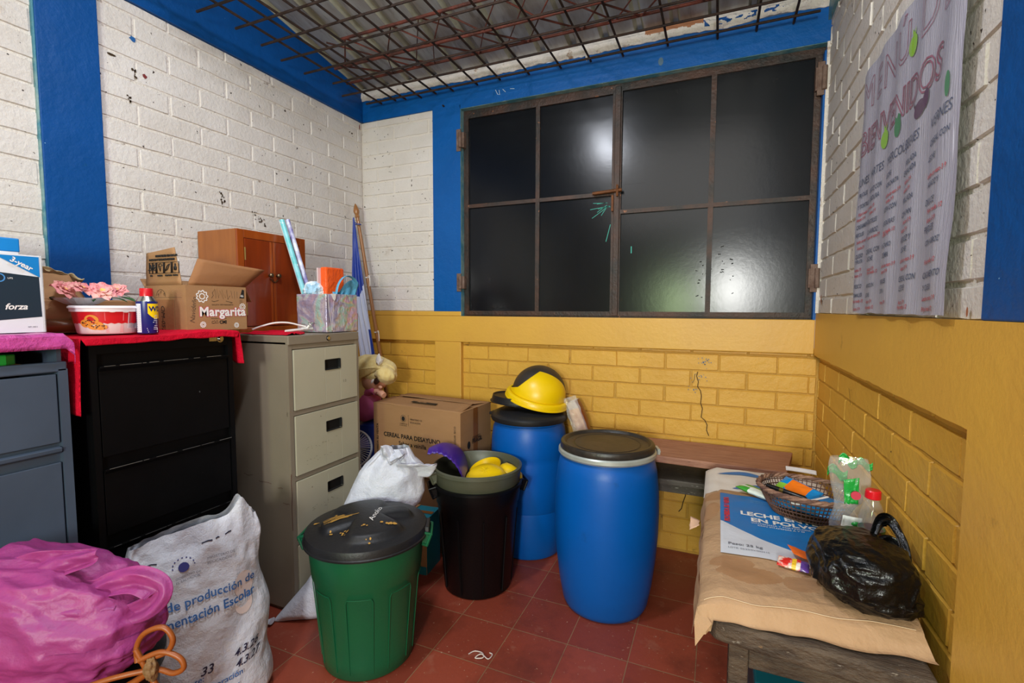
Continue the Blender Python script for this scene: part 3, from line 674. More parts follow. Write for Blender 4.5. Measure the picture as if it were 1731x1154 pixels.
# red cloth over the black cabinet
m_red = mat('red cotton cloth', '#cf0a2c', .9, col2='#c00a28', vs_=5, bump=.3, bs=220, bump2=.4, bs2=16, spec=.15)
def red_cloth():
    mb = MB()
    X0, X1_, Ya, Yb = .05, .615, -2.005, -1.49                      # top rectangle; hangs front a little, left and right
    def P(u, v):
        # u along y (left drop, top, right drop), v along x (wall to front, then a short front drop)
        tot = .235 + (Yb - Ya) + .13; s = u * tot
        zt = 1.3065 + .0035 * abs(nz(v * 6, u * 9))
        x = X0 + (X1_ - X0) * min(v / .93, 1)
        if s < .235:
            d = .235 - s; dd = d * (1 + .05 * nz(v * 4, 1)); return (x - .003 - .10 * (v > .5) * 0, Ya - .004 - .012 * (1 - math.exp(-d * 20)) * (1 + nz(v * 9, d * 6)) * .8, zt - dd)
        s -= .235
        if s < Yb - Ya:
            y = Ya + s; z = zt
            bumpz = .012 * math.exp(-((y + 1.60) / .10) ** 2) * min(1, v * 1.5)
            if v > .93:
                z -= (v - .93) * (.30 + .25 * nz(y * 9, 3)); x += .003
            return (x, y, z + bumpz * (v <= .93) + bumpz * .6 * (v > .93))
        d = s - (Yb - Ya)
        f = .3 + .7 * min(1, max(0, (v - .55) / .3))
        dd = d * f * (1 + .1 * nz(v * 7, 2))
        return (x + .01 * d, Yb + .006 + .12 * d * (1 + .5 * nz(v * 12, d * 9)), zt - dd)
    mb.grid(P, 150, 80)
    return mb
tag(red_cloth().build('red_cloth', [m_red], None, loc=(.35, -1.75, 1.305), solid=.0015), 'red cloth spread over the black filing cabinet and hanging down both sides', 'cloth')
mb = MB()
mb.grid(lambda u, v: (.32 + .32 * u + .012 * nz(v * 4, 5), -1.275 + (.30 - .22 * u * u) * v + .02 * nz(u * 4, v * 3), 1.284 + .006 * max(0, ridge(u * 3, v * 3, 2)) * math.sin(math.pi * min(1, max(0, v)))), 60, 50)
tag(mb.build('red_cloth', [m_red], None, loc=(.45, -1.15, 1.285), solid=.0015), 'small red cloth lying on the taupe cabinet under the white hose', 'cloth')

# ---- biscuit tub
cx, cy = .43, -1.84
t = tag(thing('plastic_tub', '', '', (cx, cy, 1.3125)), 'white oval-rimmed plastic biscuit tub with red label on the red cloth', 'plastic tub')
def tubfn(a0, z, r): return (cx + r * math.cos(a0), cy + r * math.sin(a0), z)
zb, zt = 1.3135, 1.405; rb, rt_ = .086, .101
def lab(a, z, off=.0006):
    r = rb + (rt_ - rb) * (z - zb) / (zt - zb) + off; return Vector((cx + r * math.cos(a), cy + r * math.sin(a), z))
mb = MB(); mb.lathe([(0, zb), (rb - .004, zb), (rb, zb + .004), (rt_, zt)], (cx, cy, 0), 64)
# label: red upper part with a wavy edge, white lower part, cookies and a table of figures (camera direction is about -27 deg)
ac = math.atan2(-2.83 - cy, 2.39 - cx)
A0, A1 = ac - 1.5, ac + 1.5
def S(a, b, off=.0006): return lab(ac + a, zb + b, off)
n_ = 60
for i in range(n_):
    a = -1.5 + 3 * i / n_; a2 = -1.5 + 3 * (i + 1) / n_; w1 = .036 + .0015 * math.sin(a * 30); w2 = .036 + .0015 * math.sin(a2 * 30)
    mb.add([S(a, w1), S(a2, w2), S(a2, .088), S(a, .088)], [(0, 1, 2, 3)], 1)
def arc_poly(pts, mi, off): mb.add([S(a, b, off) for a, b in pts], [tuple(range(len(pts)))], mi)
arc_poly([(.48 + .11 * math.cos(i * .3927), .077 + .005 * math.sin(i * .3927)) for i in range(16)][::-1], 2, .001)
arc_poly([(.10 + .11 * math.cos(i * .3927), .078 + .0048 * math.sin(i * .3927)) for i in range(16)], 2, .001)
for k in range(7):
    arc_poly([(-.12, .070 - .004 * k), (.42, .070 - .004 * k), (.42, .072 - .004 * k), (-.12, .072 - .004 * k)], 5, .0012)
for k in range(9): arc_poly([(-.1, .030 - .003 * k), (.42, .030 - .003 * k), (.42, .0312 - .003 * k), (-.1, .0312 - .003 * k)], 5, .0012)
arc_poly([(.56, .018), (.56, .072), (1.0, .072), (1.0, .018)], 2, .0012)
for k in range(11): arc_poly([(.59, .022 + k * .0045), (.97, .022 + k * .0045), (.97, .0233 + k * .0045), (.59, .0233 + k * .0045)], 6, .0016)
for (a, b, ra, rb_) in ((-.50, .048, .22, .017), (-.72, .036, .17, .013), (-.42, .030, .26, .015), (-.25, .024, .2, .010)):
    arc_poly([(a + ra * math.cos(i * .3927), b + rb_ * math.sin(i * .3927)) for i in range(16)], 3, .0016)
    for q in range(6):
        rr = random.Random(q + int(a * 100)); aa = a + rr.uniform(-.6, .6) * ra; bb = b + rr.uniform(-.6, .6) * rb_
        arc_poly([(aa + .025 * math.cos(i), bb + .0022 * math.sin(i)) for i in range(6)], 4, .002)
mb.build('tub_body', [mat('white plastic', '#e6dfe0', .3), mat('red label', '#c4141f', .35), mat('white label oval', '#efe9e9', .4), mat('biscuit orange', '#d98a2e', .5), mat('chocolate', '#4a2413', .5), mat('pink lines', '#e9868c', .5), mat('grey figures', '#6c6c78', .5)], t, angle=60)
mb = MB(); mb.lathe([(0, zt + .004), (rt_ + .001, zt + .004), (rt_ + .006, zt + .001), (rt_ + .007, zt - .004), (rt_ + .003, zt - .006), (rt_ + .002, zt - .016), (rt_ + .0005, zt - .016)], (cx, cy, 0), 64); mb.build('lid', mat('white lid', '#ece8ee', .3), t)
# ---- cut glass dish and artificial flowers
dx, dy, dz_ = .34, -1.875, 1.410
t = tag(thing('glass_dish', '', '', (dx, dy, dz_)), 'low cut glass dish standing on the biscuit tub lid', 'glass dish')
mb = MB()
N_ = 72
mb.lathe([(0, dz_), (.03, dz_), (.045, dz_ + .006), (.075, dz_ + .024), (.077, dz_ + .026), (.073, dz_ + .026), (.04, dz_ + .010), (0, dz_ + .006)], (dx, dy, 0), N_, fn=lambda q, a: Vector((q.x * (1 + .03 * math.cos(a * 18)), q.y * (1 + .03 * math.cos(a * 18)), q.z)), sm=False)
mb.build('bowl', clear_mat('cut glass', gloss=.5, rough=.05, bump=1, bs=90), t)
m_petal = mat('pink silk petal', '#e98d93', .7, col2='#f0b0a4', vs_=30, var=1)
m_petal2 = mat('yellow petal heart', '#e8c06a', .7)
m_leaf = mat('green silk leaf', '#2f5f2c', .6, col2='#1d4222', vs_=20)
t = tag(thing('artificial_flowers', '', '', (dx, dy, dz_ + .02)), 'pink artificial flowers with green leaves in the cut glass dish', 'artificial flowers')
fl = [(.375, -1.935, 1.464, -20, .040), (.40, -1.895, 1.470, -10, .040), (.43, -1.855, 1.462, 10, .043), (.415, -1.805, 1.466, 25, .036), (.32, -1.90, 1.474, 0, .038)]
for k, (x, y, z, tl, r_) in enumerate(fl):
    rr = random.Random(k); M_ = Matrix.Rotation(R(38 + rr.uniform(-10, 10)), 3, 'Y') @ Matrix.Rotation(R(tl), 3, 'X')
    mb = MB()
    for ring in range(3):
        n_p = 7 - ring; rl = r_ * (1.05 - ring * .28)
        for p in range(n_p):
            an = 2 * math.pi * (p + ring * .5) / n_p + rr.uniform(-.1, .1); ca, sa = math.cos(an), math.sin(an)
            def pf(u, v, ca=ca, sa=sa, rl=rl, ring=ring, s0=p * 3.1 + k):
                w = rl * .55 * math.sin(math.pi * (v ** .75)) * (u - .5) * 2 * .9; l = rl * v
                h = .25 * l * (ring * .9 + .35) + .01 * v * nz(u * 3 + s0, v * 4) - .004 * v * v * (2 - ring)
                q = M_ @ Vector((ca * l - sa * w, sa * l + ca * w, h)); return (x + q.x, y + q.y, z + q.z)
            mb.grid(pf, 5, 6, lambda u, v: 1 if v < .28 else 0)
    mb.build('flower', [m_petal, m_petal2], t)
for (x, y, z, an, l) in ((.385, -1.92, 1.436, -120, .05), (.40, -1.87, 1.432, -60, .045), (.42, -1.80, 1.440, 10, .075), (.40, -1.80, 1.452, 60, .05), (.43, -1.83, 1.436, 30, .06), (.33, -1.95, 1.437, 200, .05)):
    ca, sa = math.cos(R(an)), math.sin(R(an)); mb = MB()
    mb.grid(lambda u, v: (x + (ca * l * v * .5) - sa * (u - .5) * l * .42 * math.sin(math.pi * v), y + sa * l * v * .5 + ca * (u - .5) * l * .42 * math.sin(math.pi * v) + l * .35 * v, z - .25 * l * v * v + .004 * abs(u - .5)), 4, 8)
    mb.build('leaf', [m_leaf], t)
# orange thing between tub and can
mb = MB(); mb.bx(.375, .395, -1.765, -1.69, 1.312, 1.386, c=.006)
tag(mb.build('orange_package', [mat('orange plastic', '#e8702a', .45)], None, loc=(.385, -1.72, 1.312)), 'small orange package standing between the tub and the spray can', 'package')

# ---- spray can
cx, cy, z0 = .535, -1.776, 1.3125
t = tag(thing('spray_can', '', '', (cx, cy, z0)), 'blue and yellow lubricant spray can with red cap on the red cloth', 'spray can')
rc = .0315
mb = MB(); mb.lathe([(0, z0), (rc - .002, z0), (rc, z0 + .003), (rc, z0 + .112)], (cx, cy, 0), 48, 0)
mb.lathe([(rc, z0 + .112), (rc - .002, z0 + .116), (.022, z0 + .126), (.020, z0 + .130), (0, z0 + .130)], (cx, cy, 0), 48, 1)
ac = math.atan2(-2.83 - cy, 2.39 - cx)
def K(a, b, off=.0005): r = rc + off; return Vector((cx + r * math.cos(ac + a), cy + r * math.sin(ac + a), z0 + b))
def kp(pts, mi, off=.0005): mb.add([K(a, b, off) for a, b in pts], [tuple(range(len(pts)))], mi)
for i in range(20):
    a = .05 + 1.5 * i / 20; a2 = .05 + 1.5 * (i + 1) / 20
    lo = lambda q: .070 - .018 * math.sin(min(1, max(0, (q - .05) / .75)) * math.pi / 2)
    kp([(a, lo(a)), (a2, lo(a2)), (a2, .104), (a, .104)], 2)
    for (b0, b1, mm) in ((.002, .104, 3),): pass
for i in range(8): a = -1.2 + .62 * i / 8; kp([(a, .004), (a + .0776, .004), (a + .0776, .104), (a, .104)], 3)
for i in range(14): kp([(-1.15, .01 + i * .0065), (-.68, .01 + i * .0065), (-.68, .012 + i * .0065), (-1.15, .012 + i * .0065)], 4, .0009)
mb.text('WD-40', None, .024, 5, fn=lambda a, b: K(.16 + a / rc, .078 + b, .001), bold=.0008)
for k, (w, s) in enumerate(((.30, 1), (.34, 1), (.4, 1), (.42, 1), (.5, 1), (.2, 1), (.36, 1), (.44, 1), (.46, 1))):
    b = .062 - .006 * k; a1 = .98
    kp([(a1 - w, b), (a1, b), (a1, b + .002), (a1 - w, b + .002)], 3, .0009)
for k, b in enumerate((.012, .006, .000)): kp([(-.08 + .05 * k, b + .004), (1.0, b + .004), (1.0, b + .007), (-.08 + .05 * k, b + .007)], 3, .0009)
mb.build('can', [mat('dark blue enamel', '#15206f', .3), m_chrome, mat('yellow print', '#f2c80f', .35), mat('white print on can', '#d9dbe6', .4), m_black, mat('navy print', '#141d66', .4)], t)
mb = MB(); mb.lathe([(.0195, z0 + .128), (.0195, z0 + .156), (.018, z0 + .158), (0, z0 + .158)], (cx, cy, 0), 32); mb.build('cap', mat('red cap', '#c5101c', .35), t)

# ---- open "Margarita" box: lettered side faces +X
t = tag(thing('cardboard_box', '', '', (.39, -1.48, 1.31)), 'open brown cardboard box with pink and white Margarita lettering and raised flaps', 'box')
ya, yb, xa, xb, z0, z1 = -1.632, -1.378, .27, .525, 1.3125, 1.49
mb = MB(); tk = .004
mb.bx(xb - tk, xb, ya, yb, z0, z1, 0); mb.bx(xa, xa + tk, ya, yb, z0, z1, 0); mb.bx(xa, xb, ya, ya + tk, z0, z1, 0); mb.bx(xa, xb, yb - tk, yb, z0, z1, 0); mb.bx(xa, xb, ya, yb, z0, z0 + tk, 1)
fM = fr((xb, ya, z0), PX, PZ)
def flower(a, b, r, w, petals=10):
    mb.stroke([(a + (r * (1 + .13 * math.cos(petals * i * .0785))) * math.cos(i * .0785), b + (r * (1 + .13 * math.cos(petals * i * .0785))) * math.sin(i * .0785)) for i in range(81)], w, fM, 2, off=.0007)
    mb.stroke([(a + r * .5 * math.cos(i * .2), b + r * .5 * math.sin(i * .2)) for i in range(33)], w, fM, 2, off=.0007)
flower(.062, .135, .021, .004, 9); flower(.235, .095, .012, .0025); flower(.062, .024, .010, .003); flower(.205, .018, .009, .0025)
mb.text('Margarita', (fM[0] + Vector((.0003, .048, .058)), fM[1], fM[2]), .050, 3, off=.0006, bold=.0036, spacing=1.04)
mb.text('Margarita', (fM[0] + Vector((.0003, .048, .058)), fM[1], fM[2]), .050, 2, off=.0016, bold=.0016, spacing=1.04)
mb.text('GALLETA TIPO MARGARITA', (fM[0] + Vector((0, .10, .10)), fM[1], fM[2]), .0075, 4)
mb.text('CMI', (fM[0] + Vector((0, .130, .026)), fM[1], fM[2]), .018, 4, bold=.0008)
mb.stroke([(.098, .028), (.10, .038), (.105, .034), (.108, .040), (.114, .032), (.12, .040), (.125, .028), (.112, .029), (.1, .027)], .0018, fM, 4)
mb.text('PANADERIA INDUSTRIAL', (fM[0] + Vector((0, .095, .045)), fM[1], fM[2]), .006, 4)
rr = random.Random(8)
mb.stroke([(.10, .128), (.108, .14), (.104, .15), (.115, .165), (.118, .128), (.124, .168), (.13, .13), (.136, .16), (.15, .125), (.145, .165), (.16, .13), (.166, .165), (.17, .125), (.18, .14)], .0014, fM, 4)
mb.stroke([(.185, .16), (.19, .13)], .0012, fM, 5); mb.stroke([(.20, .16), (.20, .128)], .0012, fM, 5); mb.stroke([(.212, .158), (.212, .13)], .0012, fM, 5)
mb.stroke([(.10, .118), (.11, .115), (.13, .12)], .0015, fM, 4); mb.stroke([(.16, .118), (.19, .112), (.18, .11)], .0015, fM, 4)
mb.poly([(.222, .13), (.245, .13), (.245, .165), (.236, .168), (.23, .150)], fM, 4); mb.text('46', (fM[0] + Vector((.0004, .226, .135)), fM[1], fM[2]), .015, 2, off=.001)
for k in range(4): mb.text('x' * 6, (fM[0] + Vector((0, .223, .122 - .005 * k)), fM[1], fM[2]), .0045, 4)
mb.text('Navideño', (fM[0] + Vector((0, .028, .03)), Vector((0, .12, .99)), Vector((0, -.99, .12))), .026, 5, shear=.3)
fS = fr((xa, ya, z0), (1, 0, 0), PZ)
mb.stroke([(.02, .13), (.23, .13)], .001, fS, 5)
mb.stroke([(.105 + .028 * math.cos(i * .3), .133 + .028 * math.sin(i * .3)) for i in range(11)], .0014, fS, 4)
for q in ((.085, .14), (.10, .15), (.12, .142)): mb.stroke([(q[0], q[1]), (q[0] + .01, q[1] + .008), (q[0] + .004, q[1] - .006)], .0015, fS, 4)
mb.bx(xa + .035, xa + .185, ya - .004, ya, z0 + .004, z0 + .122, 1)
mb.text('OM-057', (Vector((xa + .11, ya - .004, z0 + .10)), Vector((0, 0, -1)), Vector((1, 0, 0))), .030, 4, off=.0008, shear=.2)
mb.build('body', [m_card, m_cardin, m_whiteink, mat('pink outline', '#c9405c', .6), m_black, mat('pen ink', '#5a4534', .7)], t)
# flaps
def flap(p0, p1, p2, p3, text=None, mi=0, mats=None):
    mb = MB(); wall_grid(mb, p0, p1, p2, p3, 0, .003, 5, 8)
    if text: text(mb)
    return mb.build('flap', mats or [m_card, m_black, m_cardin], t, solid=.003)
# back left flap standing up, printed
A = Vector((xa + .01, ya + .002, z1)); B = Vector((xb - .025, ya + .002, z1))
uu = (B - A).normalized(); vv = Vector((-.02, .03, 1)).normalized()
def ftxt(mb):
    f_ = (A + vv * .005 + Vector((0, -.0035, 0)), uu, vv)
    for k in range(4):
        a0 = .03 + k * .047; mb.stroke([(a0, .042), (a0 + .04, .042), (a0 + .04, .084), (a0, .084), (a0, .042)], .0018, f_, 1, off=.001)
        mb.text(('SOL', 'LLUVIA', 'GANCHO', 'FRAGIL')[k], (f_[0] + uu * (a0 + .003) + vv * .030, uu, vv), .009, 1, off=.001)
    for k in range(7): an = k * math.pi / 6; mb.stroke([(.05, .055), (.05 + .022 * math.cos(an), .055 + .026 * math.sin(an))], .003, f_, 1, off=.001)
    mb.stroke([(.05, .042), (.05, .084)], .003, f_, 1, off=.001)
    mb.stroke([(.088, .066), (.09, .078), (.10, .08), (.11, .072), (.088, .066), (.098, .05), (.10, .066)], .0014, f_, 1, off=.001)
    mb.stroke([(.128, .05), (.142, .056), (.155, .078), (.14, .07), (.13, .052)], .0014, f_, 1, off=.001)
    mb.poly([(.182, .052), (.194, .052), (.196, .064), (.190, .068), (.190, .078), (.186, .078), (.186, .068), (.180, .064)], f_, 1, off=.001)
    mb.text('MANTENER EN LUGAR', (f_[0] + uu * .07 + vv * .105, uu, vv), .013, 1, off=.001); mb.text('FRESCO Y SECO NO ESTIBAR', (f_[0] + uu * .03 + vv * .091, uu, vv), .012, 1, off=.001)
flap(A, B, B + vv * .145 - uu * .04, A + vv * .128 + uu * .006, ftxt)
# front flap (+X side) leaning outward/up, inner face visible
A2 = Vector((xb - .003, ya + .01, z1)); B2 = Vector((xb - .003, yb, z1))
flap(A2, B2, B2 + Vector((.055, .055, .075)), A2 + Vector((-.01, .05, .105)), None, mats=[m_cardin, m_black, m_cardin])
A3 = Vector((xa + .002, ya, z1)); B3 = Vector((xa + .002, yb, z1)); flap(A3, B3, B3 + Vector((-.06, -.02, .03)), A3 + Vector((-.06, .02, .03)))
flap((xa, yb - .002, z1), (xb, yb - .002, z1), (xb - .03, yb + .05, z1 - .06), (xa + .02, yb + .05, z1 - .06))

# ---- small wooden cupboard on the cabinet
m_wood = mat('varnished reddish wood', '#9c4a16', .3, col2='#84390f', vs_=5, stretch=(5, 5, .5), bump=.05, bs=60, coat=.3, spec=.4)
m_woodside = mat('varnished brown wood', '#a5622c', .38, col2='#8e5122', vs_=8, stretch=(3, 3, .4), bump=.05, bs=60)
m_doorw = mat('red brown door veneer', '#84320b', .3, col2='#702808', vs_=6, stretch=(5, 5, .6), coat=.3)
m_brass = mat('aged brass', '#6b5a44', .35, metal=.9)
xf, ya, yb, z0, z1 = .294, -1.234, -.826, 1.2815, 1.778
t = tag(thing('wooden_cupboard', '', '', (.16, -1.03, z0)), 'small varnished reddish wooden two-door cupboard standing on the taupe cabinet', 'cupboard')
mb = MB(); mb.bx(.02, xf - .014, ya, ya + .014, z0, z1, 1); mb.bx(.02, xf - .014, yb - .014, yb, z0, z1, 1); mb.bx(.012, .02, ya, yb, z0, z1, 1)
mb.bx(.02, xf - .014, ya + .014, yb - .014, z1 - .014, z1, 1); mb.bx(.02, xf - .014, ya + .014, yb - .014, z0, z0 + .02, 1)
mb.bx(xf - .014, xf, ya, ya + .036, z0, z1, 0); mb.bx(xf - .014, xf, yb - .036, yb, z0, z1, 0); mb.bx(xf - .014, xf - .0005, ya + .036, yb - .036, z1 - .040, z1, 0); mb.bx(xf - .014, xf - .0005, ya + .036, yb - .036, z0, z0 + .030, 0)
mb.build('case', [m_wood, m_woodside], t, bevel=.002)
ym = -1.040
for s, (a, b) in enumerate(((ya + .038, ym - .002), (ym + .002, yb - .038))):
    mb = MB(); mb.bx(xf - .012, xf + .001, a, b, z0 + .032, z1 - .042, 0)
    e = b - .014 if s == 0 else a
    mb.bx(xf - .01, xf + .004, e, e + .014, z0 + .032, z1 - .042, 1)
    d = mb.build('door', [m_doorw, m_wood], t, bevel=.0015)
    ky = ym - .024 if s == 0 else ym + .022
    mb = MB(); mb.lathe([(0, .026), (.007, .0255), (.0115, .021), (.012, .016), (.007, .010), (.005, 0), (.009, 0)], (xf, ky, 1.566), 24, M=rot('Y', 90)); mb.build('knob', m_brass, d)
    hy = ya + .038 if s == 0 else yb - .040
    for (ha, hb) in ((z1 - .085, z1 - .145), (z0 + .085, z0 + .145)): mb = MB(); mb.tube([(xf + .002, hy, ha), (xf + .002, hy, hb)], .003, 8); mb.build('hinge', mat('brass hinge', '#b99a5a', .35, metal=.8), d)
mb = MB(); mb.tube([(xf + .006, ym - .02 + .045 * i / 8, 1.548 - .014 * math.sin(math.pi * i / 8)) for i in range(9)], .0022, 6); mb.build('hasp_ring', m_brass, t)

# ---- white hose with valve
m_hose = mat('white hose plastic', '#e3ddd9', .4)
t = tag(thing('shower_hose', '', '', (.5, -1.2, 1.29)), 'white flexible hose with small valve lying on the red cloth before the cupboard', 'hose')
mb = MB(); P = [(.42, -1.27, 1.303), (.44, -1.235, 1.318), (.47, -1.19, 1.332), (.50, -1.14, 1.332), (.525, -1.09, 1.318), (.54, -1.07, 1.312)]
def smooth_path(P, n=6):
    P = [Vector(p) for p in P]; out = []
    for i in range(len(P) - 1):
        a = P[max(i - 1, 0)]; b = P[i]; c = P[i + 1]; d = P[min(i + 2, len(P) - 1)]
        for k in range(n):
            s = k / n; out.append(.5 * ((2 * b) + (c - a) * s + (2 * a - 5 * b + 4 * c - d) * s * s + (3 * b - a - 3 * c + d) * s ** 3))
    return out + [P[-1]]
mb.tube(smooth_path(P), .0042, 10); mb.build('tube', m_hose, t)
mb = MB(); mb.tube([(.545, -1.10, 1.302), (.545, -1.035, 1.302)], .007, 12); mb.tube([(.545, -1.07, 1.302), (.56, -1.06, 1.325)], .006, 12); mb.tube([(.55, -1.20, 1.295), (.553, -1.15, 1.298), (.55, -1.10, 1.300)], .0065, 10); mb.build('valve', m_hose, t)
mb = MB(); mb.tube([(.556, -1.066, 1.318), (.563, -1.05, 1.332)], .0055, 8); mb.tube([(.54, -1.055, 1.33), (.575, -1.045, 1.328)], .003, 8); mb.build('valve_stem', m_chrome, t)

# ---- holographic gift bag and its contents
def holo():
    m = bpy.data.materials.new('holographic foil'); m.use_nodes = True; nt = m.node_tree; N = nt.nodes; L = nt.links; b = N['Principled BSDF']
    tc = N.new('ShaderNodeTexCoord'); n1 = N.new('ShaderNodeTexNoise'); n1.inputs['Scale'].default_value = 7; n1.inputs['Detail'].default_value = 3; n1.inputs['Distortion'].default_value = 1.2; L.new(tc.outputs['Object'], n1.inputs['Vector'])
    cr = N.new('ShaderNodeValToRGB'); e = cr.color_ramp.elements; e[0].position = .28; e[0].color = srgb('#c3a3b4'); e[1].position = .72; e[1].color = srgb('#d5cdcc')
    for p, c in ((.40, '#a59fbd'), (.47, '#cfc0c9'), (.53, '#a9d2ca'), (.58, '#d6cbb2'), (.64, '#d8b0d4')):
        q = e.new(p); q.color = srgb(c)
    L.new(n1.outputs[0], cr.inputs[0]); L.new(cr.outputs[0], b.inputs['Base Color']); b.inputs['Metallic'].default_value = .45; b.inputs['Roughness'].default_value = .28
    n2 = N.new('ShaderNodeTexNoise'); n2.inputs['Scale'].default_value = 26; n2.inputs['Detail'].default_value = 4; L.new(tc.outputs['Object'], n2.inputs['Vector'])
    bp = N.new('ShaderNodeBump'); bp.inputs['Strength'].default_value = .5; bp.inputs['Distance'].default_value = .02; L.new(n2.outputs[0], bp.inputs['Height']); L.new(bp.outputs[0], b.inputs['Normal'])
    return m
m_holo = holo()
xa, xb, ya, yb, z0, z1 = .442, .635, -1.03, -.815, 1.2815, 1.470
t = tag(thing('gift_bag', '', '', (.56, -1.0, z0)), 'silvery pink holographic gift bag holding rolls and packets on the taupe cabinet', 'gift bag')
mb = MB()
yc_t, yc_b = -1.018, -.99
def face(u, v):
    y = ya + (yb - ya) * u; z = z0 + .002 + (z1 - z0) * v
    yc = yc_b + (yc_t - yc_b) * v; w = .004 + .03 * v
    k = math.exp(-((y - yc) / w) ** 2) * .012 * (.3 + .7 * v)
    return (xb - k + .004 * ridge(u * 5, v * 3, 3) * math.sin(math.pi * u) * 1, y + (.006 if u > .99 else 0) * (v < .5), z)
mb.grid(face, 90, 40)
mb.grid(lambda u, v: (xb + (xa - xb) * u, ya - .006 * math.sin(math.pi * u) * nz(u * 3, v * 3), z0 + .002 + (z1 - z0) * v), 30, 24)
mb.grid(lambda u, v: (xb + (xa - xb) * u, yb + .006 * math.sin(math.pi * u) * nz(u * 3, v * 4, 2), z0 + .002 + (z1 - z0) * v), 16, 16)
mb.grid(lambda u, v: (xa + .003 * nz(u * 5, v * 4, 9), ya + (yb - ya) * u, z0 + .002 + (z1 - z0) * v), 30, 12)
mb.quad((xa, ya, z0 + .003), (xb, ya, z0 + .003), (xb, yb, z0 + .003), (xa, yb, z0 + .003))
mb.build('bag_body', [m_holo], t, solid=.0012)
mb = MB(); mb.stroke([(.004, .188), (.008, .12), (.018, .06), (.026, .012)], .0035, fr((xb + .006, ya, z0), PX, PZ), 0, off=.001); mb.stroke([(.044, .188), (.036, .10), (.028, .012)], .002, fr((xb + .006, ya, z0), PX, PZ), 0, off=.001)
mb.build('fold_crease', [m_whiteink], t)
mb = MB(); mb.prism([(.022, .192), (.056, .192), (.052, .168), (.046, .157), (.036, .165)], 0, .002, (Vector((xb + .008, ya, z0)), Vector(PX), Vector(PZ)), 0)
mb.build('paper_tab', [m_whiteink], t)
def rod_between(name, p, q, r, mats, label, cat, hollow=True, grp=None, stripes=None):
    p, q = Vector(p), Vector(q); mb = MB(); d = q - p; M_ = d.to_track_quat('Z', 'Y').to_matrix(); L_ = d.length
    prof = [(0, 0), (r, 0), (r, L_), (r * .93, L_), (r * .86, L_ - .03), (0, L_ - .03)]
    mb.lathe(prof, p, 32, [0, 0, 1, 1, 1], M=M_)
    if stripes:
        for (a0, a1, mi) in stripes: mb.lathe([(r + .0006, 0), (r + .0006, L_ - .001)], p, 32, mi, M=M_) if False else mb.grid(lambda u, v: p + M_ @ Vector(((r + .0007) * math.cos(a0 + (a1 - a0) * u), (r + .0007) * math.sin(a0 + (a1 - a0) * u), v * (L_ - .002))), 8, 24, mi)
    return tag(mb.build(name, mats, None, loc=tuple(p)), label, cat, grp)
m_aqua = mat('aqua gift wrap', '#5cc0c4', .3, col2='#8fd2dc', vs_=14, var=1, specks='#e8f2f4', spk=.68, sps=60)
rod_between('wrapping_paper_roll', (.487, -.962, 1.30), (.300, -.982, 1.855), .0135, [m_aqua, m_whiteink, mat('white sparkle', '#e9ecf4', .3)], 'aqua rolled gift wrap leaning out of the holographic bag', 'paper roll', stripes=((-1.1, -.2, 2),))
rod_between('wrapping_paper_roll', (.490, -.930, 1.30), (.303, -.948, 1.862), .0115, [mat('purple gift wrap', '#5b4aa0', .3, col2='#dfe2f0', vs_=10, var=1), m_whiteink], 'thinner purple and white rolled gift wrap behind the aqua one', 'paper roll')
m_paperw = mat('white tissue', '#e6e2e0', .6, bump=.4, bs=30)
def crumple_lump(name, c, r, mats, label, cat, amp=.35, sd=0, n=40, mi=0, grp=None, sq=1.):
    mb = MB(); c = Vector(c)
    def f(u, v):
        th = 2 * math.pi * u; ph = math.pi * (v - .5); d = Vector((math.cos(ph) * math.cos(th), math.cos(ph) * math.sin(th), math.sin(ph)))
        k = 1 + amp * ridge(d.x * 1.6 + sd, d.y * 1.6, d.z * 1.6, 3) * .4
        return c + Vector((d.x * r[0], d.y * r[1], d.z * r[2])) * k
    mb.grid(f, n * 2, n, mi, sm=False, cu=True); return tag(mb.build(name, mats, None, loc=tuple(c)), label, cat, grp)
crumple_lump('tissue_paper', (.500, -.975, 1.485), (.045, .045, .048), [mat('white and blue paper', '#e4e2e2', .6, col2='#9cc4dc', vs_=12, var=2)], 'crumpled white and light blue paper at the mouth of the gift bag', 'paper', sd=2, n=24)
mb = MB(); mb.bx(.53, .572, -.962, -.835, 1.40, 1.610, c=.008); mb.bx(.525, .534, -.978, -.85, 1.40, 1.605, 1)
t = tag(mb.build('orange_packet', [mat('orange packet', '#ec5a1c', .4, bump=.5, bs=14), mat('clear packet edge', '#d4c0c0', .3)], None, loc=(.55, -.90, 1.40)), 'orange plastic packet standing up in the gift bag', 'packet')
# light blue bag with a handle
m_sky = mat('sky blue non woven fabric', '#62aed0', .7, bump=.3, bs=90, col2='#539dc2', vs_=8)
t = tag(thing('tote_bag', '', '', (.58, -.86, 1.40)), 'light blue fabric bag with handle pushed into the gift bag', 'tote bag')
mb = MB(); mb.grid(lambda u, v: (.600 + .010 * nz(u * 4, v * 3, 6), -.945 + .125 * u + .07 * v * (u - .1), 1.40 + (.085 + .065 * max(0, math.sin((u - .25) * 3.2)) * (u > .25)) * v), 30, 20); mb.build('fabric', [m_sky], t, solid=.002)
mb = MB(); mb.tube(smooth_path([(.612, -.945, 1.45), (.615, -.930, 1.515), (.618, -.900, 1.555), (.618, -.86, 1.568), (.615, -.815, 1.558), (.61, -.785, 1.535)]), .010, 8, flat=.25); mb.build('handle', [m_sky], t)

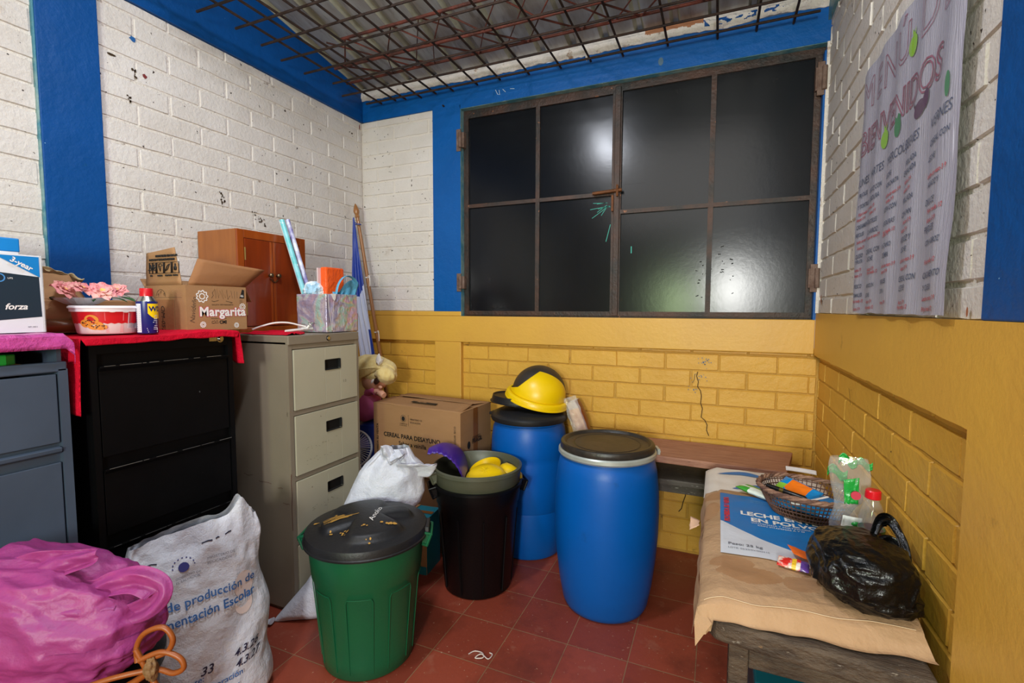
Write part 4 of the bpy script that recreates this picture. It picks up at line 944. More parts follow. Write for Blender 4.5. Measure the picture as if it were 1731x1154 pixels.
# ================================================================ FLAG, DOLL, FAN IN THE CORNER
m_pole = mat('varnished flag pole', '#8a5a30', .3, col2='#a06c3c', vs_=8, coat=.4, stretch=(1, 1, .3))
P0 = Vector((.44, -.135, 0)); P1 = Vector((.038, -.12, 2.10))
t = tag(thing('flag_on_pole', '', '', tuple(P0)), 'blue and white flag gathered on a brown wooden pole leaning in the corner', 'flag')
def pz(z): return P0.lerp(P1, z / 2.10)
mb = MB(); mb.tube([P0, pz(1.0), P1], [.013, .013, .011], 16); mb.build('pole', m_pole, t)
M_ = (P1 - P0).to_track_quat('Z', 'Y').to_matrix()
mb = MB(); mb.lathe([(.011, -.07), (.016, -.066), (.015, -.055), (.012, -.05), (.019, -.035), (.021, -.022), (.017, -.005), (.008, .022), (0, .034)], P1, 24, M=M_); mb.build('finial', m_pole, t)
m_fblue = mat('royal blue satin', '#123a9e', .42, col2='#0c2c86', vs_=5, bump2=.2, bs2=8, sheen=.3)
m_fwhite = mat('white satin', '#c9cfe6', .5, bump2=.2, bs2=8, sheen=.3)
mb = MB()
def flagf(u, v):
    z = 2.03 - 1.55 * v; q = pz(z)
    if v < .42: wl = .010 + .125 * (v / .42) ** .9
    else: wl = .135 + .02 * (v - .42) / .58
    x = q.x - wl * (1 - u) - .006 + .01 * (v > .05) * 0
    fold = .022 * math.sin(u * 11 + 1.5 * nz(v * 2, 1)) * min(1, v * 3)
    return (max(x + .0, .012) , q.y - .028 - abs(fold) + .004 * nz(u * 6, v * 9), z)
def fmi(u, v):
    e = .30 + .10 * (1 - u) + .02 * nz(u * 4, 1)
    if v < e: return 0
    if v > .60 + .12 * (1 - u) or (u > .80 and v > .50): return 0
    return 1
mb.grid(flagf, 50, 150, fmi); mb.build('flag_cloth', [m_fblue, m_fwhite], t, solid=.0012)
mb = MB()
for k, (dx_, dz_) in enumerate(((-.03, .028), (-.028, -.005), (.03, -.005))):
    q = pz(1.985); mb.tube([q + Vector((0, -.016, 0)), q + Vector((dx_, -.022, dz_))], [.009, .006], 8, flat=.4)
mb.tube([q + Vector((.014 * math.cos(a), .014 * math.sin(a), 0)) for a in [i * .52 for i in range(12)]], .005, 6, closed=True); mb.build('tie', [m_fblue], t)
for zz_ in (1.615, 1.235):
    q = pz(zz_); mb = MB(); mb.tube([q + Vector((.014 * math.cos(a), .014 * math.sin(a), 0)) for a in [i * .52 for i in range(12)]], .004, 6, closed=True)
    mb.tube(smooth_path([q + Vector((.012, -.012, 0)), q + Vector((.03, -.02, .012)), q + Vector((.035, -.018, -.02)), q + Vector((.034, -.016, -.06))]), .004, 6, flat=.4); mb.build('white_ribbon', [m_whiteink], t)

# doll
m_hair = mat('pale yellow doll hair', '#f0dc98', .7, col2='#e2c474', vs_=7, stretch=(6, 6, 1.5), bump=.5, bs=50, sheen=.3)
m_skin = mat('doll skin fabric', '#d9a58c', .7, col2='#cf9679', vs_=4)
m_pink = mat('pink doll dress', '#c75a8e', .6, bump=.2, bs=40)
t = tag(thing('rag_doll', '', '', (.33, -.36, .66)), 'blonde doll in a pink dress with a white hair bow slumped beside the taupe cabinet', 'doll')
hc = Vector((.400, -.385, .965))
mb = MB()
def blob(mb, c, r, mi=0, sd=0, amp=.05, M_=None, nu=40, nv=24, fr_=2.5):
    c = Vector(c)
    def f(u, v):
        th = 2 * math.pi * u; ph = math.pi * (v - .5); d = Vector((math.cos(ph) * math.cos(th), math.cos(ph) * math.sin(th), math.sin(ph)))
        q = Vector((d.x * r[0], d.y * r[1], d.z * r[2])) * (1 + amp * nz(d.x * fr_ + sd, d.y * fr_, d.z * fr_))
        return c + (M_ @ q if M_ is not None else q)
    mb.grid(f, nu, nv, mi, True, True); return mb
Mh = Matrix.Rotation(R(35), 3, 'Y')
blob(mb, hc, (.085, .085, .105), 0, 1, .03, Mh)
mb.build('head', [m_skin], t)
mb = MB()
blob(mb, hc + Vector((-.012, .012, .045)), (.158, .105, .092), 0, 5, .10, Matrix.Rotation(R(12), 3, 'Y'))
blob(mb, hc + Vector((-.105, .0, -.045)), (.085, .08, .125), 0, 7, .12)
blob(mb, hc + Vector((.100, -.035, .030)), (.068, .060, .052), 0, 9, .10, Matrix.Rotation(R(20), 3, 'Y'))
for k in range(26):
    rr = random.Random(k); a0 = rr.uniform(0, 1)
    P = [hc + Vector((.05 + .05 * a0, -.10 + .03 * a0, .075)), hc + Vector((-.03, -.125 + .02 * a0, .06 - .05 * a0)), hc + Vector((-.11 - .02 * a0, -.105 + .03 * a0, -.02 - .04 * a0)), hc + Vector((-.14 + .05 * a0, -.09, -.13 - .03 * rr.random()))]
    mb.tube(smooth_path(P, 5), [.008] * 16, 6)
mb.build('hair', [m_hair], t)
mb = MB(); e = hc + Vector((.060, -.066, -.010)); blob(mb, e, (.020, .010, .026), 0, 0, 0, Matrix.Rotation(R(35), 3, 'Y'), 20, 12); blob(mb, e + Vector((-.026, -.006, -.004)), (.008, .008, .020), 1, 0, 0, Matrix.Rotation(R(35), 3, 'Y'), 16, 10); mb.build('eye', [mat('brown eye', '#3a2318', .4), m_whiteink], t)
mb = MB(); blob(mb, hc + Vector((.080, -.055, -.050)), (.014, .012, .010), 0, 0, 0, None, 16, 10); mb.build('nose', [m_skin], t)
mb = MB(); mb.tube(smooth_path([hc + Vector((.045, -.082, -.080)), hc + Vector((.055, -.080, -.088)), hc + Vector((.066, -.070, -.082))]), .004, 6); mb.build('mouth', [mat('dark red lips', '#7a2a22', .6)], t)
mb = MB(); b0 = hc + Vector((.075, -.06, .085))
for (dx_, dz_, w) in ((.012, .075, .018), (.045, .045, .014), (-.012, .035, .014)):
    mb.tube([b0, b0 + Vector((dx_ * .6, -.01, dz_ * .55)), b0 + Vector((dx_, -.012, dz_))], [.006, w, .003], 8, flat=.35)
mb.build('hair_bow', [m_whiteink], t)
mb = MB(); blob(mb, (.30, -.36, .80), (.105, .085, .135), 0, 3, .06); mb.build('dress', [m_pink], t)
mb = MB(); mb.tube(smooth_path([(.345, -.40, .86), (.40, -.41, .885), (.455, -.42, .878), (.50, -.43, .862)]), [.028, .028, .028, .027, .027, .026, .026, .025, .025, .024, .024, .023, .023, .022, .022, .021, .020, .019, .018], 12); mb.build('arm', [m_skin], t)
mb = MB(); mb.tube(smooth_path([(.34, -.40, .862), (.39, -.415, .888), (.43, -.42, .888)]), .031, 12); mb.build('sleeve', [m_pink], t)
mb = MB(); blob(mb, (.31, -.375, .90), (.05, .05, .05), 0, 3, .03); mb.build('neck', [m_skin], t)
# blue cloth bundle the doll rests on
mb = MB()
def bund(u, v):
    th = 2 * math.pi * u; z = .005 + .69 * v; k = (1 - .10 * math.cos(th * 6 + 3 * nz(v * 3, 1)) - .1 * nz(u * 8, v * 5)) * (1 - .2 * v) * (1 if v < .92 else (1 - v) / .08)
    k *= 1
    return (.285 + .145 * k * math.cos(th), -.305 + .085 * k * math.sin(th), z)
mb.grid(bund, 90, 50, 0, True, True)
tag(mb.build('cloth_bundle', [m_fblue], None, loc=(.285, -.325, 0)), 'dark blue bundled cloth under the doll behind the fan', 'cloth')
# white desk fan mostly hidden by the cabinet
m_fan = mat('white fan plastic', '#cfd2dc', .4); fc = Vector((.36, -.56, .545))
t = tag(thing('desk_fan', '', '', (.36, -.53, 0)), 'white electric fan with wire grille standing in the gap behind the cabinet', 'fan')
Mf = Matrix.Rotation(R(70), 3, 'X') @ Matrix.Identity(3); Mf = Matrix.Rotation(R(32), 3, 'Z') @ Mf
def fp(x, y, z): return fc + Mf @ Vector((x, y, z))
mb = MB()
for (r_, z_) in ((.115, 0), (.112, .022), (.112, -.022)): mb.tube([fp(r_ * math.cos(a), r_ * math.sin(a), z_) for a in [i * 2 * math.pi / 48 for i in range(48)]], .0035, 6, closed=True)
for i in range(44):
    a = 2 * math.pi * i / 44; ca, sa = math.cos(a), math.sin(a)
    mb.tube([fp(.028 * ca, .028 * sa, .048), fp(.075 * ca, .075 * sa, .042), fp(.112 * ca, .112 * sa, .018), fp(.113 * ca, .113 * sa, -.018), fp(.075 * ca, .075 * sa, -.042), fp(.028 * ca, .028 * sa, -.05)], .0014, 5)
mb.build('grille', [m_fan], t)
mb = MB(); mb.lathe([(0, .052), (.03, .05), (.03, .044)], fc, 24, M=Mf); mb.lathe([(0, -.11), (.032, -.105), (.036, -.05), (.03, -.045)], fc, 24, M=Mf); mb.build('motor_housing', [m_fan], t)
mb = MB()
for k in range(3):
    a0 = k * 2.094
    mb.grid(lambda u, v: fp((.02 + .08 * v) * math.cos(a0 + u * (.9 - .1 * v)), (.02 + .08 * v) * math.sin(a0 + u * (.9 - .1 * v)), -.012 + .024 * u), 8, 8)
mb.build('blade', [mat('violet fan blade', '#7d78b8', .3)], t, solid=.002)
mb = MB(); q = fp(0, 0, -.08); mb.tube([q, (q.x, q.y, .02)], .014, 14); mb.lathe([(.10, 0), (.10, .012), (.08, .024), (.02, .03), (0, .03)], (q.x, q.y, 0), 32); mb.build('stand', [m_fan], t)
mb = MB(); mb.tube(smooth_path([fp(.02, .05, .05), (.44, -.60, .50), (.475, -.61, .42), (.485, -.60, .33), (.47, -.60, .2), (.46, -.6, .02)]), .0035, 8); mb.build('cord', [m_fan], t)
# ================================================================ SACKS, BINS AND BARRELS
m_weave = mat('white woven plastic sack', '#cfd2da', .4, col2='#c2c6d2', vs_=4, bump=.25, bs=260, bump2=.45, bs2=11, dirt='#d9cdb8', dscale=5, dthr=.58, dsoft=.2)
m_weaveb = mat('cool white woven sack', '#d3d4de', .42, col2='#c4c7d6', vs_=5, bump=.25, bs=260, bump2=.4, bs2=12)
m_bluep = mat('blue print', '#2a5f9e', .5); m_navy = mat('navy emblem', '#2b2f74', .5); m_greyp = mat('grey print', '#6d7280', .5)
m_peach = mat('faded orange print', '#dccdc9', .5); m_pen = mat('black marker', '#1a1d3a', .5)

# ---- front sack: stands against the black cabinet, its print faces the room
A0 = R(-20)                                             # facing direction of the printed side, about +X turned towards the camera
Un = Vector((math.sin(R(20)), math.cos(R(20)), 0)); Nn = Vector((math.cos(R(20)), -math.sin(R(20)), 0))
sc0 = Vector((.775, -1.79, 0))
def sackA(th, z):
    """closed cross-section: th angle around, z height"""
    t_ = min(max(z / .66, 0), 1)
    hw = .205 + .03 * math.sin(min(1, t_ * 1.2) * math.pi) * .5 - .035 * t_ + .010 * math.sin(t_ * 16)
    hd = (.125 * (1 - t_ ** 2.2) + .012) * (min(1, (t_ + .04) / .12) ** .5)
    c_, s_ = math.cos(th), math.sin(th)
    e = .62 + .38 * t_
    a = hw * math.copysign(abs(c_) ** e, c_); d = hd * math.copysign(abs(s_) ** .8, s_)
    lean = -.035 * t_ - .10 * t_ * t_ * 0
    zz_ = z
    hw += .035 * max(0, t_ - .55) * (2.2 if c_ < 0 else .3)
    a = hw * math.copysign(abs(c_) ** e, c_)
    if t_ > .86:                                       # uneven flattened mouth, one ear up on the right
        k = (t_ - .86) / .14
        zz_ += k * (.055 * math.exp(-((a - .12) / .026) ** 2) - .03 * max(0, (-a - .0) / .2) + .008 * nz(a * 30, 4) - .02 * (a > .16))
    wr = .010 * ridge(a * 7 + 3, z * 5, s_ * .8, 3) * (.5 + 1.0 * t_)
    p = sc0 + Un * (a + .02 * t_) + Nn * (d + lean + (wr if s_ > 0 else -wr)); p.z = zz_ + .004
    return p
t = tag(thing('woven_sack', '', '', tuple(sc0)), 'full white woven sack with blue printing and handwritten dates before the black cabinet', 'sack')
mb = MB(); mb.grid(lambda u, v: sackA(2 * math.pi * u, .66 * v), 130, 90, 0, True, True)
mb.grid(lambda u, v: sc0.lerp(sackA(2 * math.pi * u, 0), v), 40, 3, 0, True, True)
def fa(u, z, off=.002):
    # u metres across the printed side -> surface point
    t_ = z / .66; hw = .205 + .03 * math.sin(min(1, t_ * 1.2) * math.pi) * .5 - .035 * t_ + .010 * math.sin(t_ * 16); e = .62 + .38 * t_
    q = min(.999, max(-.999, u / hw)); th = math.acos(math.copysign(abs(q) ** (1 / e), q))
    return sackA(th, z) + Nn * off
def ta(txt, u, z, size, mi, slope=.02, **kw):
    mb.text(txt, None, size, mi, fn=lambda a, b: fa(u + a, z + b + a * slope, .008), **kw)
ta('Planta de producción de', -.215, .425, .0365, 1, bold=.0004)
ta('Alimentación Escolar', -.172, .380, .0365, 1, bold=.0006)
ta('Nº lote:', -.12, .185, .027, 1, bold=.0003); ta('Fecha de Elaboración', -.150, .148, .027, 1, bold=.0003); ta('Fecha de Caducidad', -.150, .108, .027, 1, bold=.0003)
ta('33', -.045, .205, .038, 4, shear=.25, bold=.0006); ta('4.3.26', .055, .215, .034, 4, slope=.12, shear=.3, bold=.0006); ta('4.3.27', .058, .178, .034, 4, slope=.12, shear=.3, bold=.0006)
ta('MINISTERIO DE', .0, .545, .012, 3); ta('EDUCACIÓN', .0, .530, .012, 3); ta('GOBIERNO DE', -.085, .515, .010, 3); ta('EL SALVADOR', -.085, .503, .010, 3)
for k in range(9):
    a = k * math.pi / 8; mb.stroke([(-.060 + .026 * math.cos(a), .548 + .022 * math.sin(a)), (-.060 + .029 * math.cos(a), .548 + .025 * math.sin(a))], .004, None, 2, fn=lambda q, w: fa(q, w, .003))
mb.poly([(-.060 + .014 * math.cos(i * .5), .545 + .014 * math.sin(i * .5)) for i in range(13)], None, 2, fn=lambda q, w: fa(q, w, .003))
for (u_, z_, r_) in ((.105, .43, .035), (.10, .37, .03)):
    mb.poly([(u_ + r_ * math.cos(i * .35), z_ + r_ * 1.2 * math.sin(i * .35)) for i in range(18)], None, 5, fn=lambda q, w: fa(q, w, .0022))
for k, (u_, z_, w_) in enumerate(((-.01, .60, .03), (.03, .602, .012), (.06, .605, .02), (-.15, .575, .03))): mb.stroke([(u_, z_), (u_ + w_ * .6, z_ + .003), (u_ + w_, z_ + .001)], .004, None, 4, fn=lambda q, w: fa(q, w, .003))
mb.build('sack_body', [m_weave, m_bluep, m_navy, m_greyp, m_pen, m_peach], t, angle=80)

# ---- sack behind the green bin
sB = [(.00, .58, 1.02, .020), (.03, .60, 1.06, .06), (.15, .69, 1.06, .085), (.28, .76, 1.05, .085), (.41, .82, 1.06, .08), (.49, .850, 1.13, .075), (.54, .868, 1.145, .07), (.594, .888, 1.14, .065), (.646, .908, 1.15, .055), (.68, .93, 1.12, .045), (.70, .95, 1.10, .04), (.73, .975, 1.085, .03), (.75, 1.0, 1.075, .02)]
dB = Vector((.81, .585, 0)).normalized()                             # across the view, roughly along the sack's width
def sBf(u, v):
    z = .75 * v; k = 0
    while k < len(sB) - 2 and z > sB[k + 1][0]: k += 1
    a, b = sB[k], sB[k + 1]; f = min(1, max(0, (z - a[0]) / (b[0] - a[0])))
    xl, xr, hd = [a[i] + (b[i] - a[i]) * f for i in (1, 2, 3)]
    xl -= .03 * min(1, max(0, (z - .2) / .2))
    th = 2 * math.pi * u; c_, s_ = math.cos(th), math.sin(th)
    xc, hw = (xl + xr) / 2, (xr - xl) / 2 / .88
    yl = -1.245 + (.20 - .0) * z * .4 - .13 * max(0, 1 - z / .3)             # line of the sack follows the view plane
    base = Vector((xc, -1.215 + (xc - .79) * .72 + .05 * z, z + .004))
    wr = .012 * ridge(u * 7, v * 2.2, 5, 3) * (.4 + v)
    return base + dB * hw * math.copysign(abs(c_) ** .8, c_) + Vector((-dB.y, dB.x, 0)) * ((hd + wr) * s_)
t = tag(thing('woven_sack', '', '', (.9, -1.2, 0)), 'white woven sack with tied crumpled neck standing behind the green bin', 'sack')
mb = MB(); mb.grid(sBf, 110, 90, 0, True, True)
mb.build('sack_body', [m_weaveb], t, angle=80)
def cloth_tuft(p, q, w0, w1, sd, mi=0, n=14):
    p, q = Vector(p), Vector(q); d = q - p; s_ = Vector((.92, .39, 0)); 
    s_ = (s_ - d.normalized() * s_.dot(d.normalized())).normalized(); nn = d.normalized().cross(s_)
    mb = MB()
    def f(u, v):
        w = w0 + (w1 - w0) * v
        return p + d * v * (1 - .30 * (2 * u - 1) ** 2) + s_ * (u - .5) * w + nn * (.014 * math.sin(u * 7 + sd) * (.4 + v) + .010 * nz(u * 5, v * 4, sd))
    mb.grid(f, 40, n); return mb
mb = cloth_tuft((1.035, -1.07, .69), (1.005, -1.09, .785), .085, .055, 1); mb.build('neck_tuft', [m_weaveb], t, solid=.0015)
mb = cloth_tuft((1.06, -1.04, .665), (1.225, -.985, .680), .10, .11, 4); mb.build('neck_tuft', [m_weaveb], t, solid=.0015)
mb = cloth_tuft((1.04, -1.07, .70), (1.10, -1.06, .75), .06, .04, 8); mb.build('neck_tuft', [m_weaveb], t, solid=.0015)
mb = MB(); mb.tube([(.615, -1.375, .02), (.585, -1.385, .012), (.56, -1.39, .012), (.55, -1.385, .022)], [.022, .012, .007, .002], 10, flat=.5); mb.build('sack_corner', [m_weaveb], t)

# ---- green bin with black lid
m_green = mat('dark green bin plastic', '#0a5f3b', .38, col2='#09573a', vs_=4, bump=.08, bs=90, specks='#3f8a68', spk=.80, sps=60)
m_lidb = mat('black bin plastic', '#191a1e', .45, spec=.35, col2='#201f20', vs_=5, bump=.12, bs=80, dirt='#35322f', dscale=6, dthr=.6, dsoft=.2)
m_mud = mat('dried ochre splash', '#b98a3a', .7)
cx, cy, h, rt_ = 1.111, -1.325, .53, .226
t = tag(thing('trash_bin', '', '', (cx, cy, 0)), 'dark green plastic bin with splashed black lid in the foreground', 'bin')
def gprof(z): return .178 + (.226 - .178) * z / .53
zr = .36
mb = MB()
mb.lathe([(0, .012), (.165, .012), (.172, 0), (.178, .006), (gprof(.06), .06), (gprof(zr) - .004, zr), (gprof(zr) + .003, zr + .008), (gprof(.48) + .004, .50), (.232, .50), (.232, .515), (.222, .52), (.216, .50), (.165, .03), (0, .02)], (cx, cy, 0), 96)
av = math.atan2(-2.83 - cy, 2.39 - cx)
for k in range(8):                                     # raised rib panels around the lower half
    a0 = av + .62 + k * math.pi / 4
    pts = []
    for (aa, z) in ((-.26, .05), (-.26, .33), (-.12, .345), (.0, .33)):
        pts.append((a0 + aa, z))
    P = [Vector((cx + (gprof(z) + .0005) * math.cos(a), cy + (gprof(z) + .0005) * math.sin(a), z)) for a, z in [(a0 - .24, .03), (a0 - .24, .15), (a0 - .24, .325), (a0 - .21, .338), (a0 - .12, .338), (a0, .338), (a0 + .12, .338), (a0 + .21, .338), (a0 + .24, .325), (a0 + .24, .15), (a0 + .24, .03)]]
    mb.tube(P, .0020, 6)
mb.build('body', [m_green], t, angle=50)
def handle(parent, cx, cy, a, r, z, m, w=.055, dd=.035, th=.006, hh=.045):
    mb = MB(); er = Vector((math.cos(a), math.sin(a), 0)); et = Vector((-er.y, er.x, 0)); o = Vector((cx, cy, z)) + er * r
    P = [o - et * w + Vector((0, 0, .01)), o - et * w * .95 + er * dd, o + et * w * .95 + er * dd, o + et * w + Vector((0, 0, .01))]
    mb.tube(P, th, 8, sm=False); mb.tube([p + Vector((0, 0, -hh)) - er * dd * (.5 if 0 < i < 3 else 0) for i, p in enumerate(P)], th, 8, sm=False)
    for i in (1, 2): mb.tube([P[i], P[i] + Vector((0, 0, -hh)) - er * dd * .5], th, 8, sm=False)
    for i in (0, 1):
        mb.grid(lambda u, v: P[i * 2] .lerp(P[i * 2 + 1], u) + Vector((0, 0, -hh * v)) - er * dd * .5 * v * (u if i == 0 else 1 - u), 4, 4)
    mb.build('handle', [m], parent)
ar = math.atan2(.39, .92)
handle(t, cx, cy, ar + .12, .222, .50, m_green); handle(t, cx, cy, ar + math.pi, .222, .50, m_green)
# domed lid with a raised cross
def lidf(cx, cy, r, z, top, nflute=2, phase=0., amp=.012):
    def f(u, v):
        th = 2 * math.pi * u; rr_ = r * v
        zz_ = z + top * (1 - v ** 2.4)
        k = abs(math.cos((th - phase)))                          # broad raised band across the middle
        w = rr_ * abs(math.sin(th - phase)); w2 = rr_ * abs(math.cos(th - phase))
        s1 = 1 / (1 + math.exp((w - r * .36 + .10 * r * math.cos(w2 / r * 5)) / .006)); s2 = 1 / (1 + math.exp((w2 - r * .22) / .006)) * (1 / (1 + math.exp((v - .80) / .02)))
        zz_ += amp * max(s1, s2 * .9) * (1 - 1 / (1 + math.exp(-(v - .82) / .02)))
        return (cx + rr_ * math.cos(th), cy + rr_ * math.sin(th), zz_)
    return f
L_ = mb = MB(); lf = lidf(cx, cy, .222, .535, .026, phase=R(-38), amp=.020)
mb.grid(lf, 128, 60, 0, True, True)
mb.lathe([(.222, .535), (.234, .532), (.238, .524), (.240, .506), (.244, .503), (.243, .496), (.236, .498), (.232, .52), (.20, .528)], (cx, cy, 0), 96)
def lf_at(x, y, off=.0015):
    dx, dy = x - cx, y - cy; rr_ = math.hypot(dx, dy); q = Vector(lf(math.atan2(dy, dx) / (2 * math.pi), min(rr_ / .222, 1))); q.z += off; return q
er, eu = Vector((.92, -.0, 0)).normalized(), Vector((0, 1, 0))
vu = Vector((-.394, .919)); vr = Vector((.919, .394))                 # view-up and view-right on the floor plane, to lay the writing
def lp(a, b, off=.002): q = Vector((cx, cy)) + vr * a + vu * b; return lf_at(q.x, q.y, off)
mb.text('Anoko', None, .036, 1, fn=lambda a, b: lp(.045 - b * .9 + a * .05, -.075 + a * 1.25, .0025), shear=.3)
rr = random.Random(12)
for (a, b, n_, sp, r_) in ((.105, -.085, 7, .016, .008), (-.09, -.125, 8, .022, .0045), (-.04, -.14, 5, .014, .005), (-.14, .02, 4, .01, .004), (.02, -.118, 3, .01, .005), (-.195, -.03, 5, .014, .006), (.06, -.185, 3, .02, .004)):
    for _ in range(n_):
        x, y = a + rr.gauss(0, sp), b + rr.gauss(0, sp * .6); r1 = rr.uniform(.4, 1.2) * r_
        mb.add([lp(x + r1 * math.cos(i) * rr.uniform(.7, 1.3), y + r1 * math.sin(i) * rr.uniform(.6, 1.2), .0035) for i in range(6)], [tuple(range(6))], 2)
for k in range(9):
    x, y = -.145 + rr.gauss(0, .012), -.075 + rr.gauss(0, .008); l = rr.uniform(.5, 1.1)
    mb.stroke([(x, y), (x + .04 * l, y + .035 * l), (x + .085 * l, y + .055 * l)], rr.uniform(.002, .005), None, 2, fn=lambda a, b: lp(a, b, .003))
mb.build('lid', [m_lidb, m_whiteink, m_mud], t, angle=40)
for sgn in (1,):
    mb = MB(); a = ar + .12; er_ = Vector((math.cos(a), math.sin(a), 0)); et_ = Vector((-er_.y, er_.x, 0)); o = Vector((cx, cy, .518)) + er_ * .236
    mb.prism([(-.05, -.012), (.05, -.012), (.045, .010), (-.045, .010)], 0, .02, (o - er_ * .006, et_, Vector((0, 0, 1))), 0); mb.build('lid_clip', [m_lidb], t, bevel=.004)

# ---- black bin with an olive bin nested in it
m_bb = mat('black bin body plastic', '#08080a', .38, col2='#0c0c0f', vs_=4, bump=.06, bs=90, spec=.22)
m_olive = mat('olive grey bin plastic', '#4a4c3d', .42, col2='#535544', vs_=4, bump=.06, bs=90, dirt='#6d6a58', dscale=8, dthr=.66)
cx, cy = 1.292, -.703
t = tag(thing('trash_bin', '', '', (cx, cy, 0)), 'black plastic bin standing between the cereal carton and the blue drums, holding an olive bin', 'bin')
bp_ = lambda z: .170 + .042 * z / .56
mb = MB(); mb.lathe([(0, .01), (.155, .01), (.162, 0), (.170, .006), (bp_(.44), .44), (bp_(.44) + .006, .446), (bp_(.54) + .010, .525), (.226, .528), (.226, .540), (.215, .542), (.208, .52), (.160, .02), (0, .016)], (cx, cy, 0), 96)
for k in range(10):
    a = k * math.pi / 5 + .3
    mb.tube([(cx + (bp_(z) + .0005) * math.cos(a), cy + (bp_(z) + .0005) * math.sin(a), z) for z in (.02, .15, .28, .40)], .004, 6)
mb.build('body', [m_bb], t, angle=50)
ah = math.atan2(-.40, -.92) - .0
handle(t, cx, cy, ah + .25, .212, .525, m_bb); handle(t, cx, cy, ah + math.pi + .25, .212, .525, m_bb)
t = tag(thing('trash_bin', '', '', (cx, cy, .03)), 'olive grey plastic bin nested inside the black bin, with purple and yellow plastic in it', 'bin')
mb = MB(); mb.lathe([(0, .10), (.145, .10), (.150, .09), (.158, .10), (.206, .535), (.214, .545), (.218, .60), (.224, .603), (.224, .618), (.214, .622), (.206, .612), (.200, .56), (.15, .11), (0, .105)], (cx, cy, 0), 96)
mb.tube([(cx + (.219) * math.cos(i * .1 + 3.3), cy + .219 * math.sin(i * .1 + 3.3), .60) for i in range(12)], .001, 4)
mb.build('body', [m_olive], t, angle=50)
handle(t, cx, cy, ah + .25, .212, .598, m_olive)
mb = MB(); a = ah + math.pi + .55; er_ = Vector((math.cos(a), math.sin(a), 0)); et_ = Vector((-er_.y, er_.x, 0)); o = Vector((cx, cy, .585)) + er_ * .204
mb.tube([o - et_ * .06 + Vector((0, 0, -.03)), o - et_ * .055, o + et_ * .055, o + et_ * .06 + Vector((0, 0, -.03))], .007, 8, sm=False); mb.build('inner_grip', [m_olive], t)
# contents
m_purple = mat('purple plastic', '#3d1c86', .35); m_yel = mat('yellow plastic', '#ecc400', .35, bump=.03, bs=40)
mb = MB()
PA = smooth_path([(1.0838, -.845, .700), (1.132, -.824, .707), (1.187, -.804, .680), (1.229, -.789, .630), (1.255, -.779, .560)], 8)
def purp(u, v):
    k = u * (len(PA) - 1); i = min(int(k), len(PA) - 2); p = PA[i].lerp(PA[i + 1], k - i); w = .24 * math.sin(math.pi * min(1, .12 + .6 * u))
    return p + Vector((-.35, .92, 0)) * (w * v) + Vector((0, 0, -.02 * (2 * v - 1) ** 2 + .0025 * math.sin(u * 60) * (1 if v < .1 else 0)))
mb.grid(purp, 60, 14); tag(mb.build('purple_dish', [m_purple], None, loc=(1.18, -.78, .6), solid=.004), 'purple plastic scalloped dish propped over the left rim of the olive bin', 'dish')
def ydish(c, r, dep, M_, nm, lb, sd):
    mb = MB(); c = Vector(c)
    mb.lathe([(r * 1.04, .0), (r, .004), (r * .93, dep * .45), (r * .7, dep * .85), (r * .3, dep), (0, dep)], c, 56, 0, True, M_)
    return tag(mb.build(nm, [m_yel], None, loc=tuple(c), solid=.003), lb, 'dish')
ydish((1.355, -.735, .555), .105, .055, Matrix.Rotation(R(14), 3, 'X'), 'yellow_bowl', 'yellow plastic bowl upside down in front inside the olive bin', 1)
ydish((1.285, -.605, .570), .085, -.05, Matrix.Rotation(R(18), 3, 'X') @ Matrix.Rotation(R(-12), 3, 'Y'), 'yellow_bowl', 'yellow plastic bowl facing up at the back left inside the olive bin', 2)
ydish((1.425, -.60, .545), .07, .05, Matrix.Rotation(R(-30), 3, 'X') @ Matrix.Rotation(R(25), 3, 'Y'), 'yellow_bowl', 'tilted yellow plastic cup edge at the right inside the olive bin', 3)

# ---- blue drums
m_drum = mat('blue drum plastic', '#0057ae', .38, spec=.3, col2='#0052a4', vs_=3, bump=.04, bs=70, dirt='#0c3f78', dscale=5, dthr=.64, dsoft=.15, specks='#5a86b8', spk=.80, sps=50)
m_drumlid = mat('worn black lid', '#1f1e1d', .4, col2='#2c2723', vs_=7, bump=.12, bs=60, dirt='#514438', dscale=5, dthr=.5, dsoft=.3)
m_ring = mat('galvanised clamp ring', '#bfc4bf', .35, metal=.4, col2='#a2a8a2', vs_=10)
cx, cy = 1.926, -.602
t = tag(thing('plastic_drum', '', '', (cx, cy, 0)), 'large blue plastic drum with black lid and metal clamp ring, nearer to the table', 'drum')
mb = MB()
P = [(0, .012), (.165, .012), (.178, 0), (.190, .008), (.200, .03), (.217, .12), (.232, .24), (.241, .36), (.243, .46), (.240, .56), (.230, .65), (.218, .70), (.208, .712), (.207, .735), (0, .735)]
P = [(a, b * 1.016) for a, b in P]
mb.lathe(P, (cx, cy, 0), 112); mb.build('body', [m_drum], t, angle=40)
mb = MB(); mb.lathe([(.207, .712), (.222, .714), (.228, .722), (.227, .736), (.221, .742), (.208, .742)], (cx, cy, .012), 96); mb.build('clamp_ring', [m_ring], t)
mb = MB(); a = ar - .05; er_ = Vector((math.cos(a), math.sin(a), 0)); et_ = Vector((-er_.y, er_.x, 0)); o = Vector((cx, cy, .740)) + er_ * .229
mb.prism([(-.03, -.012), (.03, -.012), (.03, .014), (-.03, .014)], 0, .012, (o, et_, Vector((0, 0, 1))), 0); mb.tube([o - et_ * .025 + er_ * .012, o + et_ * .028 + er_ * .016], .004, 8); mb.build('ring_latch', [m_ring], t)
